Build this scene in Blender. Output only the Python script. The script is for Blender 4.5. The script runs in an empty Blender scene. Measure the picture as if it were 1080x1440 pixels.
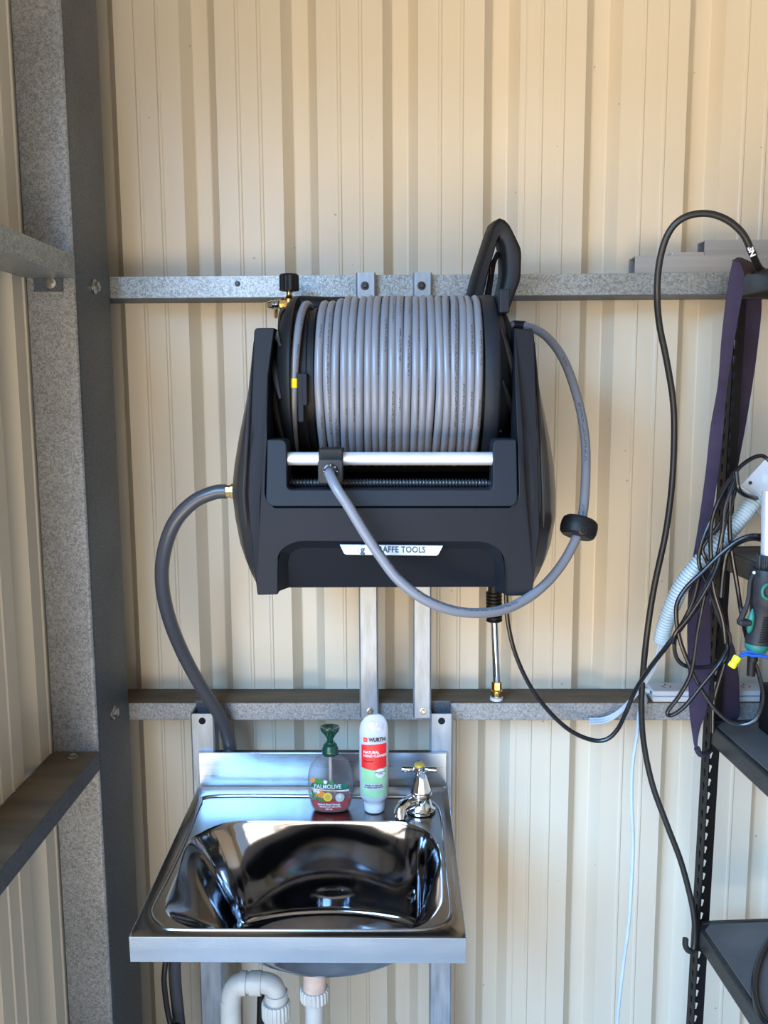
import bpy, bmesh, math, random
from mathutils import Vector, Matrix
random.seed(7)
R = math.radians
SC = bpy.context.scene
COL = SC.collection
# ---------------------------------------------------------------- camera, world, lights, exposure
F = 1230.0; H = 1.66
TH, PSI, ROLL = R(7.64), R(0.84), R(0.29)
fw = Vector((-math.sin(PSI)*math.cos(TH), math.cos(PSI)*math.cos(TH), -math.sin(TH)))
r0 = Vector((math.cos(PSI), math.sin(PSI), 0)); u0 = r0.cross(fw)
rt = r0*math.cos(ROLL) - u0*math.sin(ROLL); up = u0*math.cos(ROLL) + r0*math.sin(ROLL)
CAM = Vector((0, 0, H))
cd = bpy.data.cameras.new('camera'); cam = bpy.data.objects.new('camera', cd); COL.objects.link(cam)
cd.sensor_fit = 'AUTO'; cd.sensor_width = 36; cd.lens = 36*F/1440; cd.clip_start = .02
m3 = Matrix((rt, up, -fw)).transposed(); cam.matrix_world = Matrix.Translation(CAM) @ m3.to_4x4()
SC.camera = cam
w = bpy.data.worlds.new('world'); SC.world = w; w.use_nodes = True
w.node_tree.nodes['Background'].inputs[0].default_value = (.62, .78, 1, 1)
w.node_tree.nodes['Background'].inputs[1].default_value = .9
def area(name, loc, target, sx, sy, power, col):
    l = bpy.data.lights.new(name, 'AREA'); l.shape = 'RECTANGLE'; l.size = sx; l.size_y = sy
    l.energy = power; l.color = col
    o = bpy.data.objects.new(name, l); COL.objects.link(o); o.location = loc
    o.rotation_euler = (Vector(target)-Vector(loc)).to_track_quat('-Z', 'Y').to_euler()
    return o
area('sky_light', (-3.1, -3.1, 4.4), (.2, 1.7, .6), 6.0, 3.2, 1850, (.27, .57, 1))
area('sunlit_ground_light', (-1.9, -2.6, .03), (-1.9, -2.6, 3), 5.2, 3.8, 560, (1, .78, .49))
area('sunlit_yard_light', (-2.4, -4.6, 1.7), (.3, 1.7, 2.0), 6.0, 2.0, 130, (1, .80, .56))
SC.view_settings.view_transform = 'Standard'; SC.view_settings.look = 'None'
SC.view_settings.gamma = 1; SC.view_settings.use_curve_mapping = False
SC.view_settings.exposure = 0.0

def ray(px, py): return fw + rt*((px-540)/F) + up*((720-py)/F)
def P(px, py, Y):
    d = ray(px, py); return CAM + d*(Y/d.y)
def PZ(px, py, z):
    d = ray(px, py); return CAM + d*((z-H)/d.z)
def PX(px, py, x):
    d = ray(px, py); return CAM + d*(x/d.x)
def V(*a): return Vector(a)

# ---------------------------------------------------------------- materials
def nodes(name):
    m = bpy.data.materials.new(name); m.use_nodes = True
    return m, m.node_tree.nodes, m.node_tree.links, m.node_tree.nodes['Principled BSDF']
def mat(name, col, rough=.5, metal=0, var=.12, scale=40, bump=.0, bscale=200, coat=0, stretch=(1, 1, 1), spec=.5, rvar=0, detail=4):
    m, n, l, b = nodes(name)
    b.inputs['Roughness'].default_value = rough; b.inputs['Metallic'].default_value = metal
    b.inputs['Coat Weight'].default_value = coat; b.inputs['Specular IOR Level'].default_value = spec
    tc = n.new('ShaderNodeTexCoord'); mp = n.new('ShaderNodeMapping'); mp.inputs['Scale'].default_value = stretch
    l.new(tc.outputs['Object'], mp.inputs[0])
    nz = n.new('ShaderNodeTexNoise'); nz.inputs['Scale'].default_value = scale; nz.inputs['Detail'].default_value = detail
    l.new(mp.outputs[0], nz.inputs[0])
    cr = n.new('ShaderNodeValToRGB'); c = col
    cr.color_ramp.elements[0].position = .3; cr.color_ramp.elements[1].position = .7
    cr.color_ramp.elements[0].color = [max(0, x*(1-var)) for x in c[:3]]+[1]
    cr.color_ramp.elements[1].color = [min(1, x*(1+var)) for x in c[:3]]+[1]
    l.new(nz.outputs[0], cr.inputs[0]); l.new(cr.outputs[0], b.inputs['Base Color'])
    if rvar:
        mr = n.new('ShaderNodeMapRange'); mr.inputs[3].default_value = max(0, rough-rvar); mr.inputs[4].default_value = rough+rvar
        l.new(nz.outputs[0], mr.inputs[0]); l.new(mr.outputs[0], b.inputs['Roughness'])
    if bump:
        n2 = n.new('ShaderNodeTexNoise'); n2.inputs['Scale'].default_value = bscale; n2.inputs['Detail'].default_value = 3
        l.new(mp.outputs[0], n2.inputs[0])
        bp = n.new('ShaderNodeBump'); bp.inputs['Strength'].default_value = bump; bp.inputs['Distance'].default_value = .002
        l.new(n2.outputs[0], bp.inputs['Height']); l.new(bp.outputs[0], b.inputs['Normal'])
    return m
def galv_mat(name, col, rough=.42, metal=.75, fine=230, strength=.55, var=.45, blotch=6):
    """galvanised steel: fine worm-like spangle over broad patches"""
    m, n, l, b = nodes(name)
    tc = n.new('ShaderNodeTexCoord')
    a = n.new('ShaderNodeTexNoise'); a.inputs['Scale'].default_value = fine; a.inputs['Detail'].default_value = 2
    a.inputs['Distortion'].default_value = 1.2; l.new(tc.outputs['Object'], a.inputs[0])
    bl = n.new('ShaderNodeTexNoise'); bl.inputs['Scale'].default_value = blotch; bl.inputs['Detail'].default_value = 5
    l.new(tc.outputs['Object'], bl.inputs[0])
    cr = n.new('ShaderNodeValToRGB'); e = cr.color_ramp.elements
    e[0].position = .38; e[1].position = .6
    e[0].color = [x*(1-var) for x in col]+[1]; e[1].color = [min(1, x*(1+var*.5)) for x in col]+[1]
    l.new(a.outputs[0], cr.inputs[0])
    mx = n.new('ShaderNodeMix'); mx.data_type = 'RGBA'; mx.blend_type = 'MULTIPLY'; mx.inputs[0].default_value = 1
    c2 = n.new('ShaderNodeValToRGB'); c2.color_ramp.elements[0].position = .3; c2.color_ramp.elements[1].position = .7
    c2.color_ramp.elements[0].color = (.75, .75, .75, 1); c2.color_ramp.elements[1].color = (1, 1, 1, 1)
    l.new(bl.outputs[0], c2.inputs[0]); l.new(cr.outputs[0], mx.inputs[6]); l.new(c2.outputs[0], mx.inputs[7])
    l.new(mx.outputs[2], b.inputs['Base Color'])
    b.inputs['Metallic'].default_value = metal; b.inputs['Roughness'].default_value = rough
    bp = n.new('ShaderNodeBump'); bp.inputs['Strength'].default_value = strength; bp.inputs['Distance'].default_value = .0012
    l.new(a.outputs[0], bp.inputs['Height']); l.new(bp.outputs[0], b.inputs['Normal'])
    return m
def cladding_mat():
    m, n, l, b = nodes('cream_cladding')
    tc = n.new('ShaderNodeTexCoord')
    base = n.new('ShaderNodeTexNoise'); base.inputs['Scale'].default_value = 3; base.inputs['Detail'].default_value = 6
    mp = n.new('ShaderNodeMapping'); mp.inputs['Scale'].default_value = (1, 1, .35); l.new(tc.outputs['Object'], mp.inputs[0]); l.new(mp.outputs[0], base.inputs[0])
    cr = n.new('ShaderNodeValToRGB'); e = cr.color_ramp.elements; e[0].position = .3; e[1].position = .7
    e[0].color = (.60, .53, .415, 1); e[1].color = (.655, .585, .47, 1); l.new(base.outputs[0], cr.inputs[0])
    # small insect specks / dirt
    vo = n.new('ShaderNodeTexVoronoi'); vo.inputs['Scale'].default_value = 26; l.new(tc.outputs['Object'], vo.inputs[0])
    lt = n.new('ShaderNodeMath'); lt.operation = 'LESS_THAN'; lt.inputs[1].default_value = .055; l.new(vo.outputs['Distance'], lt.inputs[0])
    sp = n.new('ShaderNodeSeparateColor'); l.new(vo.outputs['Color'], sp.inputs[0])
    g = n.new('ShaderNodeMath'); g.operation = 'GREATER_THAN'; g.inputs[1].default_value = .78; l.new(sp.outputs[0], g.inputs[0])
    mu = n.new('ShaderNodeMath'); mu.operation = 'MULTIPLY'; l.new(lt.outputs[0], mu.inputs[0]); l.new(g.outputs[0], mu.inputs[1])
    m7 = n.new('ShaderNodeMath'); m7.operation = 'MULTIPLY'; m7.inputs[1].default_value = .55; l.new(mu.outputs[0], m7.inputs[0])
    mx = n.new('ShaderNodeMix'); mx.data_type = 'RGBA'; l.new(m7.outputs[0], mx.inputs[0]); l.new(cr.outputs[0], mx.inputs[6])
    mx.inputs[7].default_value = (.16, .1, .06, 1); l.new(mx.outputs[2], b.inputs['Base Color'])
    b.inputs['Roughness'].default_value = .42; b.inputs['Coat Weight'].default_value = .12; b.inputs['Coat Roughness'].default_value = .3
    bp = n.new('ShaderNodeBump'); bp.inputs['Strength'].default_value = .05; bp.inputs['Distance'].default_value = .004
    b2 = n.new('ShaderNodeTexNoise'); b2.inputs['Scale'].default_value = 9; l.new(mp.outputs[0], b2.inputs[0]); l.new(b2.outputs[0], bp.inputs['Height']); l.new(bp.outputs[0], b.inputs['Normal'])
    return m
def hose_mat(name, col, ink=(.03, .03, .035), rough=.32, band=(.04, .12), gap=.5, uscale=60):
    """plastic hose with a faint printed line running along one side (uses the tube's UVs, u in metres)"""
    m, n, l, b = nodes(name)
    uv = n.new('ShaderNodeTexCoord'); s = n.new('ShaderNodeSeparateXYZ'); l.new(uv.outputs['UV'], s.inputs[0])
    def math_(op, a, bb):
        q = n.new('ShaderNodeMath'); q.operation = op
        for i, x in enumerate((a, bb)):
            if hasattr(x, 'links'): l.new(x, q.inputs[i])
            else: q.inputs[i].default_value = x
        return q.outputs[0]
    v = s.outputs[1]
    inb = math_('MULTIPLY', math_('GREATER_THAN', v, band[0]), math_('LESS_THAN', v, band[1]))
    mp = n.new('ShaderNodeMapping'); mp.inputs['Scale'].default_value = (uscale*7, 14, 1); l.new(uv.outputs['UV'], mp.inputs[0])
    nz = n.new('ShaderNodeTexNoise'); nz.inputs['Scale'].default_value = 1; nz.inputs['Detail'].default_value = 1; l.new(mp.outputs[0], nz.inputs[0])
    mp2 = n.new('ShaderNodeMapping'); mp2.inputs['Scale'].default_value = (5, 0, 1); l.new(uv.outputs['UV'], mp2.inputs[0])
    n2 = n.new('ShaderNodeTexNoise'); n2.inputs['Scale'].default_value = 1; l.new(mp2.outputs[0], n2.inputs[0])
    k = math_('MULTIPLY', math_('MULTIPLY', inb, math_('GREATER_THAN', nz.outputs[0], .5)), math_('GREATER_THAN', n2.outputs[0], gap))
    k = math_('MULTIPLY', k, .75)
    mx = n.new('ShaderNodeMix'); mx.data_type = 'RGBA'; l.new(k, mx.inputs[0]); mx.inputs[6].default_value = (*col, 1); mx.inputs[7].default_value = (*ink, 1)
    l.new(mx.outputs[2], b.inputs['Base Color']); b.inputs['Roughness'].default_value = rough
    return m
def steel_mat(name, rough, aniso_scale, col=(.62, .62, .63), bump=.02, rvar=.05, big=0):
    m = mat(name, col, rough, 1, .06, 30, bump, 300, stretch=aniso_scale, rvar=rvar)
    if big:
        n = m.node_tree.nodes; l = m.node_tree.links; b = n['Principled BSDF']
        tc = n.new('ShaderNodeTexCoord'); z = n.new('ShaderNodeTexNoise'); z.inputs['Scale'].default_value = 9; l.new(tc.outputs['Object'], z.inputs[0])
        bp = n.new('ShaderNodeBump'); bp.inputs['Strength'].default_value = big; bp.inputs['Distance'].default_value = .01
        l.new(z.outputs[0], bp.inputs['Height'])
        old = b.inputs['Normal'].links[0].from_node if b.inputs['Normal'].links else None
        if old: l.new(old.outputs[0], bp.inputs['Normal'])
        l.new(bp.outputs[0], b.inputs['Normal'])
    return m
M = {}
M['clad'] = cladding_mat()
M['galv'] = galv_mat('spangled_galvanised_steel', (.36, .39, .40), var=.35, strength=.4, metal=.65)
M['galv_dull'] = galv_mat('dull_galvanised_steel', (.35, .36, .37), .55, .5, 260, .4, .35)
M['galv_dark'] = galv_mat('dark_galvanised_steel', (.135, .155, .185), .5, .6, 300, .35, .3)  # darkened steel: paints shade onto the column web and girt undersides
M['strut'] = mat('brushed_zinc_strut', (.33, .37, .42), .45, .6, .22, 14, .07, 90, stretch=(6, 6, 1), rvar=.08)
M['dust'] = mat('dusty_steel_ledge', (.135, .098, .062), .9, 0, .3, 12, .2, 200, stretch=(.5, 2, 1))
M['concrete'] = mat('concrete', (.34, .33, .32), .8, 0, .2, 6, .3, 80)
M['roof'] = mat('roof_sheet', (.30, .31, .33), .6, .2, .1, 3)
M['black'] = mat('black_moulded_plastic', (.0075, .009, .013), .5, 0, .08, 12, .06, 900, spec=.20)
M['black2'] = mat('charcoal_panel_plastic', (.013, .016, .022), .5, 0, .06, 12, .06, 900, spec=.20)
M['side'] = mat('satin_black_side_cover', (.028, .026, .026), .3, 0, .08, 12, .03, 700)
M['soft'] = mat('soft_black_rubber', (.008, .008, .009), .5, 0, .1, 40, .1, 500, spec=.28)
M['gloss'] = mat('glossy_black_cable', (.007, .008, .011), .25, 0, .1, 40)
M['cable'] = mat('matt_black_cable', (.014, .014, .014), .42, 0, .15, 40)
M['hose'] = hose_mat('grey_pressure_hose', (.168, .176, .202))
M['hose_thick'] = hose_mat('dark_grey_garden_hose', (.065, .068, .082), gap=.72, rough=.28)
M['silver'] = mat('satin_aluminium_tube', (.80, .82, .84), .32, .6, .05, 40)
M['chrome'] = mat('chrome', (.72, .74, .76), .07, 1, .03, 20)
M['brass'] = mat('brass', (.72, .46, .16), .25, 1, .15, 60)
M['gold'] = mat('yellow_index_cap', (.66, .45, .08), .4, .3, .1, 60)
M['steel_top'] = steel_mat('brushed_sink_steel', .24, (1, .08, 1), (.34, .33, .315), .03, .05, .07)
M['steel_front'] = steel_mat('sky_tinted_sink_steel', .27, (.08, 1, 1), (.42, .49, .57), .03, .06, .15)  # bluish sky reflection is painted into the base colour
M['bowl'] = steel_mat('polished_bowl_steel', .085, (1, 1, .3), (.37, .375, .40), .015, .03, .06)
M['pvc'] = mat('white_pvc_pipe', (.48, .48, .46), .4, 0, .12, 25)
M['pink'] = mat('stained_pipe_end', (.55, .42, .36), .6, 0, .15, 60)
M['white'] = mat('white_plastic', (.52, .55, .59), .4, 0, .05, 20)
M['whitewire'] = mat('white_flex', (.45, .52, .60), .4, 0, .08, 30)
M['conduit'] = mat('pale_corrugated_conduit', (.48, .58, .62), .35, 0, .05, 30)
M['purple'] = mat('purple_webbing', (.030, .021, .052), .85, 0, .25, 14, .5, 500, stretch=(1, 1, 2))
M['purple_dirty'] = mat('brown_stained_purple_webbing', (.036, .022, .033), .85, 0, .3, 14, .5, 500)
M['rack'] = mat('black_powder_coat', (.006, .006, .0065), .5, 0, .2, 20, .1, 400, spec=.2)
M['beam'] = mat('worn_black_beam', (.022, .0215, .021), .42, 0, .35, 14, .15, 200, spec=.3)
M['board'] = mat('dusty_shelf_board', (.115, .098, .09), .85, 0, .25, 9, .2, 100, spec=.08)
M['alu'] = mat('mill_aluminium', (.50, .52, .56), .36, .85, .14, 8, .05, 200, stretch=(.3, 3, 6))
M['yellow'] = mat('yellow_tape', (.85, .68, .0), .45, 0, .12, 60)
M['lime'] = mat('lime_tag', (.72, .82, .02), .5, 0, .15, 90)
M['red'] = mat('red_plastic', (.62, .04, .02), .4)
M['blue'] = mat('blue_tie', (.02, .10, .42), .4)
M['teal'] = mat('teal_rubber', (.012, .16, .13), .5, 0, .15, 40)
M['toolbody'] = mat('dark_tool_plastic', (.020, .021, .024), .5, 0, .25, 60, .1, 300, spec=.3)
M['hole'] = mat('dark_recess', (.004, .004, .004), .9)
M['bolt'] = mat('zinc_bolt', (.50, .47, .43), .3, 1, .2, 100)
M['screw'] = mat('black_screw', (.05, .05, .055), .35, .6, .2, 100)
M['plate'] = mat('silver_badge', (.42, .53, .66), .35, .3, .06, 10)
M['ink'] = mat('navy_ink', (.02, .05, .09), .5)
M['inkblack'] = mat('black_ink', (.02, .02, .02), .5)
M['labelwhite'] = mat('white_label_print', (.66, .67, .66), .5)
M['labelred'] = mat('red_label_print', (.72, .015, .02), .4)
M['labelgreen'] = mat('pale_green_label_print', (.30, .56, .30), .4)
M['labelgrey'] = mat('grey_green_label_print', (.42, .47, .44), .5)
M['bandgreen'] = mat('dark_green_label_print', (.005, .13, .07), .4)
M['leafgreen'] = mat('leaf_green_label_print', (.04, .22, .04), .4)
M['orange'] = mat('orange_label_print', (.78, .25, .04), .4)
M['lemon'] = mat('yellow_label_print', (.85, .58, .06), .4)
M['pumpgreen'] = mat('dark_green_pump_plastic', (.002, .048, .032), .22, 0, .1, 30, coat=.5)
M['tube'] = mat('white_tube_plastic', (.46, .47, .51), .35, 0, .06, 30)
M['foil'] = mat('crinkled_lilac_label', (.50, .50, .66), .3, .3, .2, 120, .5, 200)
def glassy(name, col, rough, ior, alpha=1.0):
    m, n, l, b = nodes(name); b.inputs['Base Color'].default_value = (*col, 1)
    b.inputs['Roughness'].default_value = rough; b.inputs['IOR'].default_value = ior; b.inputs['Transmission Weight'].default_value = 1
    return m
m_, n_, l_, b_ = nodes('clear_bottle_plastic'); M['clear'] = m_
b_.inputs['Base Color'].default_value = (.30, .30, .31, 1); b_.inputs['Roughness'].default_value = .08
tr_ = n_.new('ShaderNodeBsdfTransparent'); tr_.inputs[0].default_value = (.95, .94, .94, 1)
lw_ = n_.new('ShaderNodeLayerWeight'); lw_.inputs[0].default_value = .35
mr_ = n_.new('ShaderNodeMapRange'); mr_.inputs[3].default_value = .08; mr_.inputs[4].default_value = .75; l_.new(lw_.outputs[1], mr_.inputs[0])
ms_ = n_.new('ShaderNodeMixShader'); l_.new(mr_.outputs[0], ms_.inputs[0]); l_.new(tr_.outputs[0], ms_.inputs[1]); l_.new(b_.outputs[0], ms_.inputs[2])
l_.new(ms_.outputs[0], n_['Material Output'].inputs[0])
M['soap'] = mat('red_liquid_soap', (.55, .015, .01), .15, 0, .1, 10)
M['soap'].node_tree.nodes['Principled BSDF'].inputs['Alpha'].default_value = .95

# ---------------------------------------------------------------- mesh helpers
class MB:
    def __init__(s): s.v = []; s.f = []; s.uv = {}
    def add(s, vs, fs):
        o = len(s.v); s.v += [Vector(x) for x in vs]; s.f += [tuple(i+o for i in f) for f in fs]; return s
    def box(s, a, b, rot=None, c=None):
        (x0, y0, z0), (x1, y1, z1) = a, b
        vs = [V(x, y, z) for x in (x0, x1) for y in (y0, y1) for z in (z0, z1)]
        if rot is not None:
            c = c or (vs[0]+vs[7])/2; vs = [rot @ (p-c)+c for p in vs]
        return s.add(vs, [(0, 1, 3, 2), (4, 6, 7, 5), (0, 4, 5, 1), (2, 3, 7, 6), (0, 2, 6, 4), (1, 5, 7, 3)])
    def prism(s, front, back):
        n = len(front)
        return s.add(list(front)+list(back), [tuple(range(n)), tuple(range(2*n-1, n-1, -1))]+[(i, i+n, (i+1) % n+n, (i+1) % n) for i in range(n)])
    def loft(s, loops, closed=True, cap0=False, cap1=False):
        n = len(loops[0]); vs = [p for L in loops for p in L]; fs = []
        for k in range(len(loops)-1):
            for i in range(n if closed else n-1):
                j = (i+1) % n; fs.append((k*n+i, k*n+j, (k+1)*n+j, (k+1)*n+i))
        if cap0: fs.append(tuple(range(n-1, -1, -1)))
        if cap1: fs.append(tuple((len(loops)-1)*n+i for i in range(n)))
        return s.add(vs, fs)
    def tube(s, pts, r, seg=12, cap=True, vphase=0, axis_c=None):
        pts = [Vector(p) for p in pts]; n = len(pts)
        rr = r if hasattr(r, '__len__') else [r]*n
        T = [(pts[min(i+1, n-1)]-pts[max(i-1, 0)]).normalized() for i in range(n)]
        nrm = T[0].orthogonal().normalized()
        ref = V(0, -1, 0); q = ref-T[0]*ref.dot(T[0])
        if q.length > .1: nrm = q.normalized()
        L = []; o = len(s.v); dist = 0; us = []
        for i in range(n):
            if axis_c is not None: q = V(0, pts[i].y-axis_c.y, pts[i].z-axis_c.z); nrm = (q-T[i]*q.dot(T[i])).normalized()
            if i: nrm = (nrm-T[i]*nrm.dot(T[i])).normalized(); dist += (pts[i]-pts[i-1]).length
            us.append(dist); bn = T[i].cross(nrm)
            L.append([pts[i]+(nrm*math.cos(a)+bn*math.sin(a))*rr[i] for a in [2*math.pi*k/seg for k in range(seg)]])
        f0 = len(s.f); s.loft(L, True, cap, cap)
        for k in range(n-1):
            for i in range(seg):
                ph = vphase+(.07*math.sin(us[k]*.9)-.02 if axis_c is not None else 0)
                v0 = (i/seg+ph) % 1; v1 = v0+1/seg
                s.uv[f0+k*seg+i] = [(us[k], v0), (us[k], v1), (us[k+1], v1), (us[k+1], v0)]
        return s
    def cyl(s, a, b, r, seg=20, r2=None):
        return s.tube([a, b], [r, r if r2 is None else r2], seg)
    def lathe(s, c, axis, prof, seg=32, sy=1.0, start=0):
        """prof: list of (radius, height along axis); sy squashes the second radial axis"""
        c = Vector(c); ax = Vector(axis).normalized()
        e1 = (V(1, 0, 0) if abs(ax.x) < .9 else V(0, 1, 0)); e1 = (e1-ax*e1.dot(ax)).normalized(); e2 = ax.cross(e1)
        L = [[c+ax*h+(e1*math.cos(t)+e2*math.sin(t)*sy)*max(r, 1e-5) for t in [2*math.pi*k/seg+start for k in range(seg)]] for r, h in prof]
        return s.loft(L, True, True, True)
    def build(s, name, m, parent=None, smooth=True, bevel=0, bseg=2, angle=35, flip=False, subsurf=0, solid=0, fixn=True):
        me = bpy.data.meshes.new(name); off = Vector((0, 0, 0))
        if parent is not None: off = world_loc(parent)
        org = off
        if parent is None:
            lo = Vector([min(p[i] for p in s.v) for i in range(3)]); hi = Vector([max(p[i] for p in s.v) for i in range(3)])
            org = V((lo.x+hi.x)/2, (lo.y+hi.y)/2, lo.z)
        me.from_pydata([p-org for p in s.v], [], s.f)
        if s.uv:
            uv = me.uv_layers.new(name='UVMap')
            for fi, q in s.uv.items():
                for li, c in zip(me.polygons[fi].loop_indices, q): uv.data[li].uv = c
        if fixn:
            bm = bmesh.new(); bm.from_mesh(me); bmesh.ops.recalc_face_normals(bm, faces=bm.faces); bm.to_mesh(me); bm.free()
        if smooth:
            me.polygons.foreach_set('use_smooth', [True]*len(me.polygons)); me.set_sharp_from_angle(angle=R(angle))
        me.materials.append(M[m] if isinstance(m, str) else m)
        o = bpy.data.objects.new(name, me); COL.objects.link(o)
        if parent is not None: o.parent = parent; SHIFT[o.name] = org
        else: o.location = org; SHIFT[o.name] = org
        if solid:
            q = o.modifiers.new('solid', 'SOLIDIFY'); q.thickness = solid; q.offset = 0
        if bevel:
            q = o.modifiers.new('bevel', 'BEVEL'); q.width = bevel; q.segments = bseg; q.limit_method = 'ANGLE'; q.angle_limit = R(40)
            q.harden_normals = False
        if subsurf:
            q = o.modifiers.new('sub', 'SUBSURF'); q.levels = subsurf; q.render_levels = subsurf
        return o
SHIFT = {}
def world_loc(o): return SHIFT.get(o.name, Vector((0, 0, 0)))
def thing(name, loc, label, cat, group=None, kind=None):
    o = bpy.data.objects.new(name, None); COL.objects.link(o); o.location = loc; o.empty_display_size = .05
    SHIFT[o.name] = Vector(loc)
    return tag(o, label, cat, group, kind)
def tag(o, label=None, cat=None, group=None, kind=None):
    if label: o['label'] = label
    if cat: o['category'] = cat
    if group: o['group'] = group
    if kind: o['kind'] = kind
    return o
def lab(o, s): o['label'] = s; return o
def catmull(pts, n=10, closed=False):
    pts = [Vector(p) for p in pts]; out = []; m = len(pts)
    for i in range(m if closed else m-1):
        if closed: a, b, c, d = pts[i-1], pts[i], pts[(i+1) % m], pts[(i+2) % m]
        else: a, b, c, d = pts[max(i-1, 0)], pts[i], pts[i+1], pts[min(i+2, m-1)]
        for k in range(n):
            t = k/n
            out.append(.5*((2*b)+(c-a)*t+(2*a-5*b+4*c-d)*t*t+(3*b-a-3*c+d)*t**3))
    if not closed: out.append(pts[-1])
    return out
def lerp(t, tab):
    """piecewise linear table of (key, value)"""
    if t <= tab[0][0]: return tab[0][1]
    for (a, va), (b, vb) in zip(tab, tab[1:]):
        if t <= b: return va+(vb-va)*(t-a)/(b-a)
    return tab[-1][1]
def round_poly(pts, rads, seg=5):
    out = []; n = len(pts)
    for i in range(n):
        p = Vector(pts[i]); a = Vector(pts[i-1]); b = Vector(pts[(i+1) % n]); r = rads[i] if hasattr(rads, '__len__') else rads
        if r <= 0: out.append(p); continue
        da = (a-p); db = (b-p); r = min(r, da.length*.49, db.length*.49)
        s_, e_ = p+da.normalized()*r, p+db.normalized()*r
        for k in range(seg+1):
            t = k/seg; out.append(s_*(1-t)**2+p*2*t*(1-t)+e_*t*t)
    return out
def text_mesh(body, size, bold=0.0, extrude=.0002, align='CENTER', spacing=1.0):
    cu = bpy.data.curves.new('lettering', 'FONT'); cu.body = body; cu.size = size; cu.extrude = extrude; cu.offset = bold
    cu.align_x = align; cu.align_y = 'CENTER'; cu.space_character = spacing; cu.resolution_u = 3
    o = bpy.data.objects.new('lettering', cu); COL.objects.link(o)
    dg = bpy.context.evaluated_depsgraph_get(); me = bpy.data.meshes.new_from_object(o.evaluated_get(dg))
    vs = [v.co.copy() for v in me.vertices]; fs = [tuple(p.vertices) for p in me.polygons]
    bpy.data.objects.remove(o); bpy.data.meshes.remove(me); bpy.data.curves.remove(cu)
    return vs, fs
def lettering(name, body, size, fn, m, parent, bold=0.0, ext=.0002, sx=1.0, shear=0, spacing=1.0, align='CENTER'):
    vs, fs = text_mesh(body, size, bold, ext, align, spacing); b = MB()
    b.add([fn(v.x*sx+v.y*shear, v.y, v.z) for v in vs], fs)
    return b.build(name, m, parent, smooth=False, fixn=False)

# ================================================================= THE SETTING
WY = 1.74; YC0 = 1.471; XL = P(55.5, 700, YC0).x-.004; YF = -2.3; XR = 3.2; ZT = 3.3
def rib_profile(u0, u1, gstart, pitch=.1905, depth=.029):
    """points (u, d) of the inner face of ribbed sheeting: pans near the viewer (d=0) and ribs running away (d=depth)"""
    pts = []; k = math.floor((u0-gstart)/pitch)-1
    while gstart+k*pitch < u1:
        g = gstart+k*pitch
        sl, bt = .021, .026
        pts += [(g, 0), (g+sl*.85, depth-.001), (g+sl, depth), (g+sl+bt, depth), (g+sl*1.15+bt, depth-.001), (g+2*sl+bt, 0)]
        pan0 = g+2*sl+bt; pw = pitch-(2*sl+bt)
        for fr in (1/3, 2/3):
            c = pan0+pw*fr
            pts += [(c-.0040, 0), (c-.0014, -.0021), (c+.0014, -.0021), (c+.0034, 0)]
        k += 1
    pts = [p for p in pts if u0 <= p[0] <= u1]
    def at(u):
        return 0
    return [(u0, pts[0][1])]+pts+[(u1, pts[-1][1])]
def cladding(name, wall_parts, parent):
    pass
G0 = P(538, 200, WY).x
LAP = P(735, 200, WY).x
wall_b = thing('wall_back', (0, WY, 0), None, None, kind='structure')
for k, (a, b) in enumerate([(LAP-1.524, LAP-.762), (LAP-.762, LAP), (LAP, LAP+.762), (LAP+.762, LAP+1.524), (LAP+1.524, XR)]):
    a = max(a, XL); lift = -.0016 if k % 2 else 0
    pr = rib_profile(a, b+(.004 if k < 4 else 0), G0)
    mb = MB(); mb.loft([[V(u, WY+d+lift, 0) for u, d in pr], [V(u, WY+d+lift, ZT) for u, d in pr]], closed=False)
    o = mb.build('cladding_sheet', 'clad', wall_b, smooth=False); 
    q = o.modifiers.new('solid', 'SOLIDIFY'); q.thickness = .0012; q.offset = 1
wall_l = thing('wall_left', (XL, 0, 0), None, None, kind='structure')
YO = .85        # the big side door: open from YF to YO, below its header
for k, (a, b, z0_) in enumerate([(-2.3, -1.35, 2.45), (-1.35, -.588, 2.45), (-.588, YO, 2.45), (YO, WY+.03, 0)]):
    pr = rib_profile(a, b, .02)
    mb = MB(); mb.loft([[V(XL-d, u, z0_) for u, d in pr], [V(XL-d, u, ZT) for u, d in pr]], closed=False)
    o = mb.build('cladding_sheet', 'clad', wall_l, smooth=False)
    q = o.modifiers.new('solid', 'SOLIDIFY'); q.thickness = .0012; q.offset = -1
tag(MB().box((XL-.05, YF, -.1), (XR, WY+.06, 0)).build('floor', 'concrete', smooth=False), kind='structure')
tag(MB().box((XL-.05, YF, ZT), (XR, WY+.06, ZT+.05)).build('ceiling', 'roof', smooth=False), kind='structure')
tag(MB().box((XR, YF, 0), (XR+.05, WY+.06, ZT)).build('wall_right', 'clad', smooth=False), kind='structure')
mb = MB().box((XL-.05, YF-.05, 2.5), (XR, YF, ZT)).box((1.6, YF-.05, 0), (XR, YF, 2.5))
tag(mb.build('wall_front', 'clad', smooth=False), kind='structure')

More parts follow.
